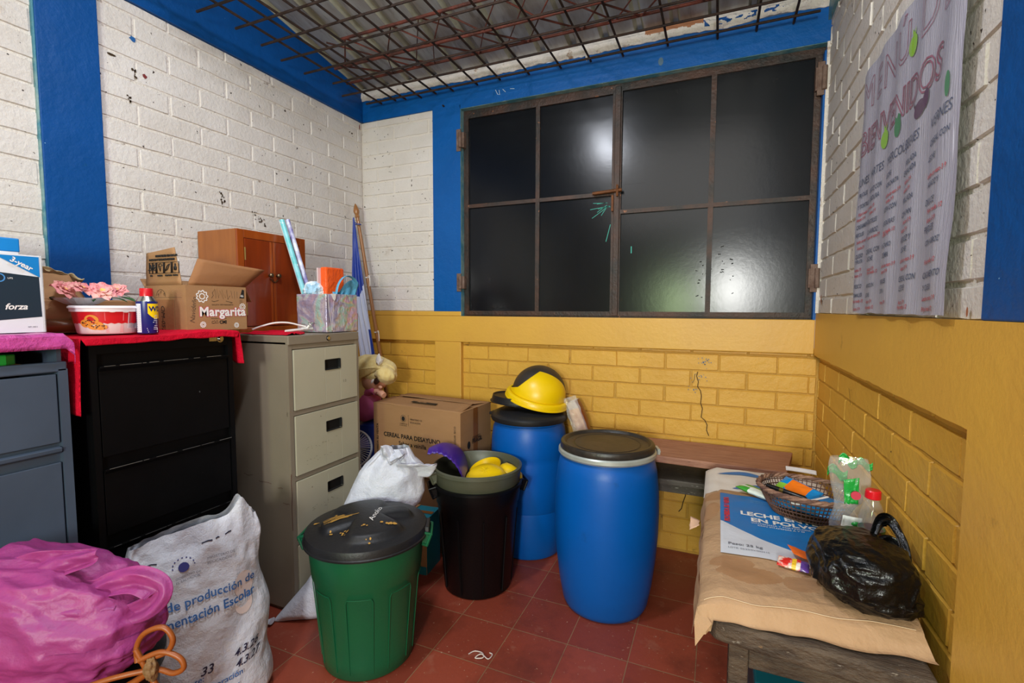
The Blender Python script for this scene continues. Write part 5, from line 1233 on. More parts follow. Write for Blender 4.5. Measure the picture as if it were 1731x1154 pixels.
mb = MB(); mb.lathe([(.206, .738), (.216, .738), (.219, .744), (.219, .762), (.215, .770), (.208, .773), (.200, .772), (.194, .766), (.190, .761), (.160, .760), (.155, .757), (.150, .760), (.02, .762), (0, .762)], (cx, cy, .012), 112)
mb.build('lid', [m_drumlid], t, angle=30)

cx, cy = 1.393, -.245
t = tag(thing('plastic_drum', '', '', (cx, cy, 0)), 'blue plastic drum with domed black lid against the back wall, next to the carton', 'drum')
mb = MB(); KZ = 1.035
P = [(0, .012), (.165, .012), (.176, 0), (.188, .008), (.197, .03), (.208, .12), (.213, .25), (.211, .262), (.216, .274), (.221, .38), (.222, .48), (.220, .53), (.217, .545), (.220, .56), (.217, .64), (.208, .70), (.198, .725), (.205, .73), (.205, .742), (.196, .745), (0, .745)]
P = [(a, b * KZ) for a, b in P]
mb.lathe(P, (cx, cy, 0), 96); mb.build('body', [m_drum], t, angle=30)
mb = MB(); mb.lathe([(.208, .738), (.218, .740), (.222, .748), (.221, .766), (.214, .774), (.20, .780), (.17, .794), (.10, .800), (0, .802)], (cx, cy, .026), 96)
mb.build('lid', [m_lidb], t, angle=35)
mb = MB(); mb.grid(lambda u, v: (cx - .01 + .11 * (u - .5) * (1 + .9 * v) * 1.0, cy - .03 - .05 * v, .826 + .028 * (1 - (2 * u - 1) ** 4) * (1 - v * .9) - .018 * v), 24, 10); mb.build('lid_grip', [m_lidb], t, solid=.006)
mb = MB(); mb.bx(cx - .245, cx - .215, cy - .03, cy + .03, .771, .788); mb.build('lid_tab', [m_lidb], t, bevel=.004)
# loose black lid, yellow swing dome and black dome on top
Ml = Matrix.Rotation(R(-10), 3, 'Y')
lc = Vector((1.320, -.215, .868))
mb = MB(); mb.lathe([(0, .010), (.15, .010), (.156, .022), (.160, .022), (.166, -.012), (.174, -.014), (.174, -.017), (.164, -.016), (.155, .014), (0, .006)], lc, 72, 0, True, Matrix.Rotation(R(3), 3, 'Y') @ Matrix.Rotation(R(-2), 3, 'X'))
tag(mb.build('loose_lid', [m_lidb], None, loc=tuple(lc)), 'loose flat black lid lying under the yellow dome on the far drum', 'lid')
yc = Vector((1.432, -.215, .892)); My = Matrix.Rotation(R(14), 3, 'Y') @ Matrix.Rotation(R(3), 3, 'X')
def dome(r, h, base, cut):
    mb = MB()
    def f(u, v):
        th = 2 * math.pi * u; ph = v * math.pi / 2 * .99
        rr_ = r * math.cos(ph); zz_ = base + h * math.sin(ph)
        return yc + My @ Vector((rr_ * math.cos(th), rr_ * math.sin(th), zz_))
    def keep(u, v): return 0
    vs, fs = [], []
    nu, nv = 260, 90
    for j in range(nv + 1):
        for i in range(nu): vs.append(f(i / nu, j / nv))
    for j in range(nv):
        for i in range(nu):
            th = 2 * math.pi * (i + .5) / nu; ph = (j + .5) / nv * math.pi / 2
            y_ = math.cos(ph) * math.sin(th); x_ = math.cos(ph) * math.cos(th); z_ = math.sin(ph)
            if cut and cut(x_, y_, z_): continue
            fs.append((j * nu + i, j * nu + (i + 1) % nu, (j + 1) * nu + (i + 1) % nu, (j + 1) * nu + i))
    mb.add(vs, fs, 0, True); return mb
t = tag(thing('swing_lid', '', '', tuple(yc)), 'bright yellow domed bin lid tilted on top of the far blue drum', 'lid')
mb = dome(.163, .150, .014, lambda x, y, z: (x < .02 and z > (.14 + (.80 + x) * .55 if x < -.5 else .305 + (x + .5) * 1.42)) or (y > .35 and z > .16))
mb.lathe([(.163, .016), (.176, .013), (.183, .006), (.185, -.016), (.188, -.018), (.188, -.024), (.180, -.022), (.176, .002), (.163, .006)], yc, 96, 0, True, My)
mb.build('dome', [m_yel], t, solid=.003, angle=40)
mb = MB()
def bd(u, v):
    th = 2 * math.pi * u; ph = v * math.pi / 2
    return yc + My @ Vector((.157 * math.cos(ph) * math.cos(th) - .006, .157 * math.cos(ph) * math.sin(th) + .030, .018 + .158 * math.sin(ph)))
mb.grid(bd, 90, 30, 0, True, True)
t2 = tag(mb.build('swing_lid', [mat('dusty dark dome', '#2a2622', .5, col2='#3a322b', vs_=8, bump=.15, bs=40)], None, loc=tuple(yc), solid=.004), 'dark domed lid nested behind the yellow dome on the far drum', 'lid')
# bread bag leaning on the drum
m_bread = mat('bread crust seen through the bag', '#d9a878', .6, col2='#b9794a', vs_=10, var=1, bump=.4, bs=20)
t = tag(thing('bread_packet', '', '', (1.69, -.13, .72)), 'clear and brown packet of sliced bread leaning beside the yellow dome', 'bread')
Mb_ = Matrix.Rotation(R(-22), 3, 'Y'); bc = Vector((1.668, -.17, .79))
mb = MB(); mb.grid(lambda u, v: bc + Mb_ @ Vector((.044 * math.copysign(abs(math.cos(2 * math.pi * u)) ** .6, math.cos(2 * math.pi * u)) * (.75 + .25 * math.sin(math.pi * v)), .045 * math.copysign(abs(math.sin(2 * math.pi * u)) ** .6, math.sin(2 * math.pi * u)), -.115 + .205 * v + .003 * nz(u * 9, v * 9))), 40, 24, lambda u, v: 1 if (u < .14 or u > .86) else (2 if v > .78 else 0), True, True)
mb.build('loaf', [m_bread, mat('brown printed film', '#7a3a1c', .3), mat('clear film with crumbs', '#c9b6a8', .25, bump=.5, bs=30)], t)
mb = MB(); mb.grid(lambda u, v: bc + Mb_ @ Vector((-.044 + .086 * u + .006 * nz(v * 8, u * 4), -.046 - .004 * abs(math.sin(u * 9 + v * 4)), -.115 + .235 * v)), 16, 24); mb.build('clear_film', [clear_mat('crinkled film', gloss=.3, bump=1, bs=40)], t)

# ================================================================ CARTONS
c0, c1, c2 = Vector((.487, -.515, 0)), Vector((1.117, -.568, 0)), Vector((1.132, -.220, 0)); c3 = c0 + (c2 - c1)
z0, z1 = .435, .835
t = tag(thing('cardboard_box', '', '', (.82, -.4, z0)), 'large brown cereal carton with black printing behind the bins, on another carton', 'box')
ux = (c1 - c0).normalized(); uy = (c2 - c1).normalized(); PZv = Vector((0, 0, 1)); Lx = (c1 - c0).length; Ly = (c2 - c1).length
def up_(p, z): return Vector((p.x, p.y, z))
mb = MB()
for (a, b) in ((c0, c1), (c1, c2), (c2, c3), (c3, c0)): wall_grid(mb, up_(a, z0), up_(b, z0), up_(b, z1), up_(a, z1), 0, .0015, 3, 10)
mb.quad(up_(c0, z0), up_(c1, z0), up_(c2, z0), up_(c3, z0))
f_ = (up_(c0, z0) - uy * .0018, ux, PZv)
mb.text('CEREAL PARA DESAYUNO', (f_[0] + ux * .080 + PZv * .206, ux, PZv), .0355, 1, bold=.0008)
mb.text('Sabor a vainilla', (f_[0] + ux * .195 + PZv * .165, ux, PZv), .034, 1, bold=.0004)
mb.text('GOBIERNO DE', (f_[0] + ux * .205 + PZv * .292, ux, PZv), .0085, 1); mb.text('EL SALVADOR', (f_[0] + ux * .205 + PZv * .282, ux, PZv), .0085, 1)
mb.text('MINISTERIO DE', (f_[0] + ux * .282 + PZv * .322, ux, PZv), .013, 1); mb.text('EDUCACIÓN', (f_[0] + ux * .282 + PZv * .304, ux, PZv), .013, 1)
mb.stroke([(.27, .285), (.27, .352)], .0012, f_, 1)
mb.poly([(.232 + .012 * math.cos(i * .3927), .325 + .014 * math.sin(i * .3927)) for i in range(16)], f_, 1, off=.001)
mb.stroke([(.232 + .019 * math.cos(i * .25), .326 + .020 * math.sin(i * .25)) for i in range(26)], .0015, f_, 1)
mb.text('PROHIBIDA SU VENTA', (f_[0] + ux * .038 + PZv * .06, PZv, -ux), .0215, 1, bold=.0004)
mb.text('MANTENER EN LUGAR SECO', (f_[0] + ux * .602 + PZv * .10, PZv, -ux), .017, 1)
for k in range(3):
    a0 = .44 + k * .045; mb.stroke([(a0, .03), (a0 + .036, .03), (a0 + .036, .066), (a0, .066), (a0, .03)], .002, f_, 1); mb.poly([(a0 + .011, .038), (a0 + .025, .038), (a0 + .025, .046), (a0 + .018, .058), (a0 + .011, .046)], f_, 1)
f2 = (up_(c1, z0) + ux * .0018, uy, PZv)
mb.poly([(.135, 0), (.185, 0), (.185, .400), (.135, .400)], f2, 2)
mb.poly([(.085 + .016 * math.cos(i * .3927), .20 + .022 * math.sin(i * .3927)) for i in range(16)], f2, 1); mb.text('FRAGIL', (f2[0] + uy * .12 + PZv * .20, uy, PZv), .035, 1, bold=.001, off=.002); mb.text('CUIDADO', (f2[0] + uy * .12 + PZv * .225, uy, PZv), .02, 1, off=.002)
mb.build('body', [m_card, m_black, m_tape], t)
def cflap(pts, txt=False):
    mb = MB(); wall_grid(mb, *pts, 0, .003, 6, 10)
    if txt:
        o = Vector(pts[0]).lerp(Vector(pts[2]), .5); n_ = Vector((0, 0, .004))
        mb.prism([(-.09, -.014), (.09, -.014), (.09, .014), (-.09, .014)], 0, .0012, (Vector(txt), ux, uy), 1)
        mb.text('FRAGIL', (Vector(txt) + Vector((0, 0, .002)) - ux * .05 - uy * .008, ux, uy), .022, 0, off=.001)
    mb.build('flap', [m_card, m_black], t, solid=.004)
q = lambda p, z: up_(p, z)
cflap((q(c0 + ux * .004, z1), q(c1 - ux * .004, z1), q(c1 - ux * .02 + uy * .165, z1 + .018), q(c0 + ux * .02 + uy * .165, z1 + .012)), txt=tuple(q(c0 + ux * .33 + uy * .075, z1 + .013)))
cflap((q(c3, z1), q(c2, z1), q(c2 - ux * .05 - uy * .15, z1 + .012), q(c3 + ux * .04 - uy * .15, z1 + .016)))
cflap((q(c1, z1 - .001), q(c2, z1 - .001), q(c2 - ux * .17 - uy * .02, z1 - .01), q(c1 - ux * .17 + uy * .03, z1 - .01)))
cflap((q(c0, z1 - .001), q(c3, z1 - .001), q(c3 + ux * .15 - uy * .02, z1 - .012), q(c0 + ux * .15 + uy * .02, z1 - .012)))
# carton below
t = tag(thing('cardboard_box', '', '', (.82, -.38, 0)), 'plain brown carton supporting the large cereal carton', 'box')
b0, b1 = .0, .43; off_ = uy * .03
mb = MB(); d0, d1, d2, d3 = [p + uy * .02 - ux * (.0 if i in (1, 2) else -.02) for i, p in enumerate((c0, c1 - ux * .01, c2 - ux * .01, c3))]
for (a, b) in ((d0, d1), (d1, d2), (d2, d3), (d3, d0)): wall_grid(mb, up_(a, b0), up_(b, b0), up_(b, b1), up_(a, b1), 0, .0015, 9, 8)
mb.quad(up_(d0, b1), up_(d1, b1), up_(d2, b1), up_(d3, b1)); mb.quad(up_(d0, b0), up_(d1, b0), up_(d2, b0), up_(d3, b0))
fd = (up_(d0, 0) - uy * .002, ux, PZv)
mb.stroke([(.44, .30), (.44, .36)], .0012, fd, 1); mb.text('MINISTERIO DE', (fd[0] + ux * .45 + PZv * .335, ux, PZv), .013, 1); mb.text('EDUCACIÓN', (fd[0] + ux * .45 + PZv * .318, ux, PZv), .013, 1); mb.stroke([(.45, .31), (.54, .305)], .002, fd, 1)
mb.build('body', [m_carddark, m_black], t)
# teal taped carton in front
m_tealc = mat('teal printed card', '#1a7f93', .5, col2='#177487', vs_=5)
t = tag(thing('cardboard_box', '', '', (.9, -.68, 0)), 'teal and brown carton taped across its top, between the green and black bins', 'box')
e0 = Vector((.66, -.805, 0)); e1 = Vector((1.022, -.762, 0)); e2 = Vector((1.002, -.60, 0)); e3 = e0 + (e2 - e1)
vx = (e1 - e0).normalized(); vy = (e2 - e1).normalized(); H = .30
mb = MB()
for (a, b) in ((e0, e1), (e2, e3), (e3, e0)): wall_grid(mb, up_(a, 0), up_(b, 0), up_(b, H), up_(a, H), 1, .001, 4, 6)
wall_grid(mb, up_(e1, 0), up_(e2, 0), up_(e2, H), up_(e1, H), 0, .001, 4, 6)
mb.quad(up_(e0, 0), up_(e1, 0), up_(e2, 0), up_(e3, 0), 1); wall_grid(mb, up_(e0, H), up_(e1, H), up_(e2, H), up_(e3, H), 0, .002, 7, 8)
ft = (up_(e0, H + .003), vx, vy); w_ = (e2 - e1).length
mb.poly([(.0, .065), (.362, .065), (.362, .095), (0, .095)], ft, 2); mb.poly([(.20, 0), (.235, 0), (.25, w_), (.215, w_)], ft, 3)
f_ = (up_(e0, 0) - vy * .002, vx, PZv); mb.poly([(0, 0), (.363, 0), (.363, .045), (.18, .04), (0, .05)], f_, 0, off=.001); mb.poly([(.30, .095), (.33, .095), (.33, .112), (.30, .112)], f_, 4)
mb.stroke([(.363, .0), (.363, .30)], .006, f_, 3)
mb.build('body', [m_tealc, m_card, m_tape, m_card, m_redink], t)

# ---- rubber band on the floor
mb = MB(); mb.tube(smooth_path([(1.50, -1.19, .003), (1.515, -1.165, .003), (1.55, -1.165, .005), (1.565, -1.19, .007), (1.535, -1.20, .004), (1.55, -1.175, .008), (1.585, -1.185, .004), (1.59, -1.155, .003), (1.575, -1.15, .003)]), .0022, 6)
tag(mb.build('elastic_band', [mat('pale elastic', '#d3c2bc', .6)], None, loc=(1.55, -1.18, 0)), 'small tangled pale elastic band lying on the red floor tiles', 'elastic band')

# ---- pink bag on a black bucket, orange cord
m_pinkb = mat('pink plastic bag', '#9e3476', .52, col2='#8f3678', vs_=6, bump=.12, bs=18, bump2=.35, bs2=7, sss=.1)
cx, cy = .90, -2.235
t = tag(thing('bucket', '', '', (cx, cy, 0)), 'black plastic bucket under the pink bag in the lower left corner', 'bucket')
mb = MB(); mb.lathe([(0, .01), (.17, .01), (.175, 0), (.18, .01), (.212, .46), (.222, .465), (.222, .48), (.21, .482), (.20, .46), (.17, .02), (0, .015)], (cx, cy, 0), 64); mb.build('body', [m_bb], t, angle=45)
mb = MB(); mb.lathe([(.20, .468), (.226, .468), (.226, .492), (.215, .497), (0, .50)], (cx, cy, 0), 64); mb.build('lid', [m_bb], t, angle=45)
pc = Vector((.900, -2.225, .645)); vR = Vector((.919, .394, 0)); vF = Vector((-.394, .919, 0))
mb = MB()
def pb(u, v):
    th = 2 * math.pi * u; ph = math.pi * (v - .5); d = Vector((math.cos(ph) * math.cos(th), math.cos(ph) * math.sin(th), math.sin(ph)))
    sg = lambda x, e=.8: math.copysign(abs(x) ** e, x)
    wr = ridge(d.x * 1.3 + 2, d.y * 1.3, d.z * 1.6 + d.x * .8, 2)
    fold = ridge(d.x * 2.2 + d.z * 2 + 1, d.y * 2.0, d.z * 5.5 - d.x * 3, 2)
    k = 1 + .10 * wr + .026 * fold
    q = Vector((sg(d.x) * .215, sg(d.y) * .125, sg(d.z) * .135)) * k
    q.z += -.10 * q.x + (.03 if d.z > 0 else 0) * (-d.x)
    if d.z < 0: q.z += .10 * max(0, -d.x) * .3
    p = pc + vR * q.x + vF * q.y; p.z += q.z
    rr_ = math.hypot(p.x - cx, p.y - cy)
    p.z = max(p.z, .502 if rr_ < .23 else .47)
    return p
mb.grid(pb, 170, 100, 0, True, True)
t = tag(thing('plastic_bag', '', '', tuple(pc)), 'bright pink knotted plastic bag piled on the black bucket in the foreground', 'plastic bag')
mb.build('bag_body', [m_pinkb], t, angle=80)
def sheet_loop(pts, w, mats, parent, nm, sd=0, m=10):
    P = smooth_path(pts, 8); mb = MB(); n = len(P)
    def f(u, v):
        k = v * (n - 1); i = min(int(k), n - 2); p = P[i].lerp(P[i + 1], k - i); tg = (P[i + 1] - P[i]).normalized()
        s_ = tg.cross(Vector((.4, -.8, .45))).normalized(); nn = s_.cross(tg)
        ww = w * (.55 + .45 * math.sin(math.pi * v)) if not isinstance(w, (list, tuple)) else w[0] + (w[1] - w[0]) * v
        return p + s_ * (u - .5) * ww + nn * (.007 * math.sin(u * 9 + v * 4 + sd) + .006 * nz(u * 5, v * 7, sd))
    mb.grid(f, 24, n * 2); mb.build(nm, mats, parent, solid=.0008)
sheet_loop([(.82, -2.30, .735), (.895, -2.262, .775), (.965, -2.230, .790), (1.032, -2.197, .806)], (.10, .035), [m_pinkb], t, 'bag_handle', 1)
sheet_loop([(.96, -2.235, .735), (1.03, -2.215, .728), (1.075, -2.19, .745), (1.126, -2.162, .750), (1.17, -2.143, .722), (1.15, -2.158, .685), (1.10, -2.19, .668), (1.02, -2.25, .665)], .062, [m_pinkb], t, 'bag_handle', 3)
sheet_loop([(.90, -2.31, .70), (.98, -2.29, .715), (1.05, -2.25, .708), (1.10, -2.20, .69)], .07, [m_pinkb], t, 'bag_fold', 6)
sheet_loop([(.74, -2.36, .72), (.82, -2.345, .728), (.90, -2.325, .70), (.95, -2.30, .665)], .08, [m_pinkb], t, 'bag_fold', 9)
m_cord = mat('orange vinyl cord', '#8f4814', .45, coat=.05)
t = tag(thing('vinyl_rope', '', '', (1.1, -2.2, .5)), 'thick orange vinyl rope looped and knotted beside the pink bag', 'rope')
mb = MB()
mb.tube(smooth_path([(.80, -2.425, .505), (.879, -2.41, .508), (.954, -2.405, .508), (1.03, -2.38, .506), (1.085, -2.33, .507), (1.12, -2.27, .512), (1.16, -2.21, .53), (1.195, -2.19, .555)]), .0075, 10)
mb.build('rope_run', [m_cord], t)
mb = MB(); mb.tube(smooth_path([(1.18, -2.20, .585), (1.172, -2.195, .62), (1.19, -2.186, .65), (1.224, -2.168, .661), (1.245, -2.160, .635), (1.235, -2.166, .605), (1.205, -2.185, .592)]), .0062, 10); mb.build('rope_loop', [m_cord], t)
mb = MB(); mb.tube(smooth_path([(1.185, -2.20, .59), (1.225, -2.175, .606), (1.262, -2.158, .592), (1.272, -2.155, .568), (1.250, -2.165, .555), (1.21, -2.181, .563), (1.15, -2.23, .56), (1.11, -2.26, .55)]), .0062, 10); mb.build('rope_loop', [m_cord], t)
mb = MB(); mb.tube(smooth_path([(1.175, -2.20, .615), (1.19, -2.195, .585), (1.20, -2.19, .56), (1.222, -2.185, .525), (1.235, -2.18, .47), (1.24, -2.18, .40), (1.235, -2.18, .2), (1.23, -2.18, .012)]), .0065, 10); mb.build('rope_end', [m_cord], t)
mb = MB(); blob(mb, (1.212, -2.190, .570), (.014, .014, .026), 0, 1, .3); mb.build('knot', [mat('dirty brown knot', '#7a5a38', .7, bump=.5, bs=60)], t)
# ================================================================ RIGHT SIDE: BENCH, TABLE AND WHAT LIES ON IT
m_plank = mat('worn reddish plank', '#ad7d66', .6, col2='#946450', vs_=7, var=.8, stretch=(1, 8, 8), bump=.35, bs=45, dirt='#c09a86', dscale=12, dthr=.62, dsoft=.1, dirt2='#5a3a2c', d2s=9, d2t=.64)
m_bench = mat('dusty grey board', '#5d564e', .7, col2='#4a433c', vs_=8, stretch=(1, 6, 6), bump=.4, bs=50, dirt='#b8b2a8', dscale=26, dthr=.63, dsoft=.06)
m_oldwood = mat('old dark stained wood', '#58493c', .65, col2='#3a2d24', vs_=9, var=1, stretch=(1.2, 6, 3), bump=.6, bs=45, bump2=.4, bs2=12, dirt='#8f8478', dscale=18, dthr=.62, dsoft=.08, dirt2='#8a6a48', d2s=11, d2t=.66, d2soft=.06)
t = tag(thing('wooden_plank', '', '', (2.25, -.17, .63)), 'worn reddish wooden plank lying along the back wall above the low bench', 'plank')
mb = MB(); mb.prism([(1.72, -.335), (2.70, -.375), (2.765, -.02), (1.72, -.012)], 0, .035, ((0, 0, .63), (1, 0, 0), (0, 1, 0)), 0); mb.build('board', [m_plank], t, bevel=.003)
for x in (1.80, 2.60):
    mb = MB(); mb.bx(x, x + .05, -.30, -.06, .532, .63); mb.build('cleat', [m_bench], t, bevel=.003)
t = tag(thing('bench', '', '', (2.2, -.16, 0)), 'low dusty grey wooden bench under the plank by the back wall', 'bench')
mb = MB(); mb.bx(1.74, 2.72, -.30, -.02, .502, .530); mb.build('seat_board', [m_bench], t, bevel=.004)
for x in (1.78, 2.62):
    for y in (-.27, -.07):
        mb = MB(); mb.bx(x, x + .045, y, y + .04, 0, .502); mb.build('leg', [m_bench], t, bevel=.003)
mb = MB(); mb.bx(1.80, 2.64, -.26, -.235, .45, .502); mb.build('apron', [m_bench], t, bevel=.003)

# table
t = tag(thing('wooden_table', '', '', (2.6, -1.05, 0)), 'old stained wooden table against the right wall under the paper sacks', 'table')
mb = MB()
mb.prism([(2.405, -1.612), (2.392, -1.59), (2.39, -.46), (2.825, -.46), (2.825, -1.655), (2.43, -1.617)], 0, .055, ((0, 0, .60), (1, 0, 0), (0, 1, 0)), 0); mb.build('tabletop', [m_oldwood], t, bevel=.010, seg=3)
for (x, y) in ((2.44, -1.57), (2.44, -.56), (2.75, -1.60), (2.75, -.56)):
    mb = MB(); mb.bx(x, x + .045, y, y + .06, 0, .60); mb.build('leg', [m_oldwood], t, bevel=.004)
mb = MB(); mb.bx(2.485, 2.75, -1.565, -1.54, .52, .60); mb.build('apron', [m_oldwood], t, bevel=.003)
mb = MB(); mb.bx(2.45, 2.475, -1.54, -.56, .52, .60); mb.build('apron', [m_oldwood], t, bevel=.003)
# dark teal crate under the table
t = tag(thing('storage_crate', '', '', (2.62, -1.28, 0)), 'dark teal plastic crate in the shadow under the wooden table', 'crate')
mb = MB(); mb.bx(2.515, 2.735, -1.50, -1.05, 0, .42); mb.build('body', [mat('dark teal plastic', '#0d4f5c', .5)], t, bevel=.01)
mb = MB(); mb.bx(2.505, 2.745, -1.515, -1.035, .42, .45); mb.build('lid', [mat('teal lid', '#12697a', .5)], t, bevel=.006)

m_kraft = mat('kraft paper', '#b59270', .75, col2='#aa8662', vs_=5, bump=.15, bs=70, bump2=.4, bs2=9, dirt='#93663e', dscale=3.4, dthr=.60, dsoft=.05, dirt2='#c79c72', d2s=6, d2t=.62)
m_labelb = mat('blue printed label', '#0b72b8', .5, col2='#0a6bb0', vs_=7, bump=.1, bs=30); m_labelw = mat('white printed label', '#ccd0da', .5, bump=.1, bs=30)
# paper sack lying on the table
SX0, SX1, SY0, SY1 = 2.366, 2.828, -1.665, -.79
def top(u, v, off=0.):
    """u 0..1 across (left to wall), v 0..1 from the near edge to the far edge; drapes over the table's edges"""
    x = SX0 + (SX1 - SX0) * u; sy = -1.605 + .052 * u; y = sy + (SY1 - sy) * v
    e = min(u / .12, 1) ** .5; e2 = min(v / .05, 1) ** .6; e3 = min((1 - v) / .07, 1) ** .5
    z = .668 + .036 * e * (.55 + .45 * e2) * (.4 + .6 * e3)
    z += .004 * nz(u * 4, v * 7) + .0035 * ridge(u * 3 + 5, v * 5, 2, 2) * .6
    return Vector((x + .006 * nz(v * 6, 3) * (1 - e), y + .012 * nz(u * 5, 8) * (1 - e2) , z + off))
t = tag(thing('paper_sack', '', '', (2.6, -1.2, .66)), 'flattened brown paper milk powder sack with blue and white label spread over the wooden table', 'paper sack')
mb = MB()
def stain(u, v):
    for (a, b, ra, rb) in ((.17, .235, .13, .045), (.27, .165, .17, .05), (.52, .155, .10, .05), (.10, .86, .10, .06), (.05, .70, .06, .09), (.36, .93, .16, .025)):
        if ((u - a) / ra) ** 2 + ((v - b) / rb) ** 2 < 1 + .45 * nz(u * 9, v * 14, a * 9): return 9
    return 0
mb.grid(lambda u, v: top(u, v), 150, 240, stain)
mb.grid(lambda u, v: (lambda q: Vector((q.x - .012 * v + .004 * nz(u * 9, v * 3), q.y, q.z - .075 * v * (1 + .25 * nz(u * 6, 2)))))(top(0, u)), 90, 10)
# front flap hanging over the table edge, torn lower edge
mb.grid(lambda u, v: (lambda q: Vector((q.x + .012 * u * v, q.y - (.022 + .022 * u) * v - (.012 * v if u < .05 else 0) + .006 * v * nz(u * 9, 2), max(q.z - .040 * v, .660) if u > .07 else q.z - .055 * v)))(top(u, 0)), 90, 8)
mb.grid(lambda u, v: (lambda q: Vector((q.x, q.y + .01 * v, q.z - .03 * v)))(top(u, 1)), 40, 3)
# stitched seam line near the front
pts = [top(.03 + .94 * i / 60, .012 + .004 * math.sin(i * .3), .002) for i in range(61)]; mb.tube(pts, .0010, 5, 8)
# dog-eared lower left corner
mb.add([top(0, .03), top(0, .0) + Vector((-.006, -.03, -.02)), top(.0, 0) + Vector((-.002, -.04, -.075)), top(.05, 0) + Vector((.01, -.03, -.03))], [(0, 1, 2, 3)], 0)
# label
LX0, LX1, LY0, LY1 = 2.418, 2.735, -1.362, -.876
def lb(a, b, off=.0035):                                # a from the left edge, b from the near edge, in metres
    uu_ = (LX0 + a - SX0) / (SX1 - SX0); sy = -1.605 + .052 * uu_; return top(uu_, (LY0 + b - sy) / (SY1 - sy), off)
LW, LH = LX1 - LX0, LY1 - LY0
def wave(a): s_ = a / LW; return .175 * (1 - s_) ** 1.7 + .045
n_ = 40; m_ = 30
for i in range(n_):
    a, a2 = LW * i / n_, LW * (i + 1) / n_
    for j in range(m_):
        f = lambda a_, j_: wave(a_) * min(1, j_ / 8) if j_ <= 8 else wave(a_) + (LH - wave(a_)) * (j_ - 8) / (m_ - 8)
        mb.add([lb(a, f(a, j)), lb(a2, f(a2, j)), lb(a2, f(a2, j + 1)), lb(a, f(a, j + 1))], [(0, 1, 2, 3)], 2 if j < 8 else 3)
def lt(txt, a, b, s_, mi, rot90=False, **kw):
    if rot90: mb.text(txt, None, s_, mi, fn=lambda p, q: lb(a - q, b + p, .005), **kw)
    else: mb.text(txt, None, s_, mi, fn=lambda p, q: lb(a + p, b + q, .005), **kw)
lt('LECHE ENTERA', .062, .295, .041, 4, bold=.0014); lt('EN POLVO', .092, .252, .041, 4, bold=.0014)
lt('VITAMINADA Y FORTIFICADA', .092, .235, .0125, 4); lt('CON VITAMINAS A Y D', .11, .220, .0125, 4)
lt('PROHIBIDA SU VENTA', .028, .215, .022, 5, True, bold=.0012); lt('GOBIERNO DE', .10, .43, .012, 6); lt('EL SALVADOR', .10, .415, .012, 6); lt('MINISTERIO', .16, .43, .012, 6)
lt('Peso: 25 kg', .020, .052, .020, 7, bold=.0003); lt('LOTE: 02/23/SV/002510', .020, .030, .011, 7)
lt('CONTENIDO NETO', LW - .012, .20, .012, 6, True)
mb.build('sack_body', [m_kraft, m_whiteink, m_labelw, m_labelb, m_whiteink, m_redink, mat('pale blue print', '#5f9fce', .5), m_greyp, mat('pale stitching', '#d6bd9c', .7), mat('damp stained kraft', '#a07650', .7, col2='#ab8360', vs_=9, bump=.15, bs=70)], t, angle=70)
for (u_, v_, a_) in ((.05, .56, 0),):
    mb = MB(); mb.grid(lambda u, v: (2.352 - .030 * v + .004 * nz(u * 4, v * 4), -1.10 + .045 * u, .66 + .03 * (u - .5) * v - .006 * v), 6, 6)
    mb.build('torn_scrap', [mat('pinkish paper scrap', '#c9a288', .8)], t, solid=.001)

# white and blue sack lying behind it
t = tag(thing('paper_sack', '', '', (2.6, -.62, .66)), 'white and blue sack lying at the far end of the table behind the brown one', 'paper sack')
def wtop(u, v, off=0):
    x = 2.36 + .46 * u; y = -.84 + .37 * v
    e = (min(u, 1 - u) / .10); e = min(e, 1) ** .5; e3 = min((1 - v) / .18, 1) ** .5
    return Vector((x, y - .02 * (1 - e) * (v > .8), .660 + .038 * e * e3 + .003 * nz(u * 7, v * 5) + off))
mb = MB(); mb.grid(wtop, 50, 40); mb.grid(lambda u, v: (lambda q: Vector((q.x - .004, q.y, q.z + (.657 - q.z) * v)))(wtop(0, u)), 30, 4)
def wf(a, b): return wtop(a, b, .0025)
n_ = 24
for i in range(n_):
    a, a2 = .10 + .45 * i / n_, .10 + .45 * (i + 1) / n_; f = lambda q: .56 + .10 * math.sin((q - .1) * 7) * .6 ; h = lambda q: .12 * math.sin((q - .10) / .45 * math.pi)
    mb.add([wf(a, f(a)), wf(a2, f(a2)), wf(a2, f(a2) + h(a2)), wf(a, f(a) + h(a))], [(0, 1, 2, 3)], 1)
    mb.add([wf(a + .12, .14), wf(a2 + .12, .14), wf(a2 + .12, .14 + 1.6 * h(a2)), wf(a + .12, .14 + 1.6 * h(a))], [(0, 1, 2, 3)], 1)
mb.build('sack_body', [mat('white sack', '#ddd6cd', .55, bump=.15, bs=60), m_labelb], t, angle=70)
mb = MB(); mb.grid(lambda u, v: (2.68 + .11 * u, -.50 + .03 * v - .02 * u * u, .712 + .014 * math.sin(math.pi * v)), 20, 8); mb.build('rolled_seam', [m_whiteink], t, solid=.002)

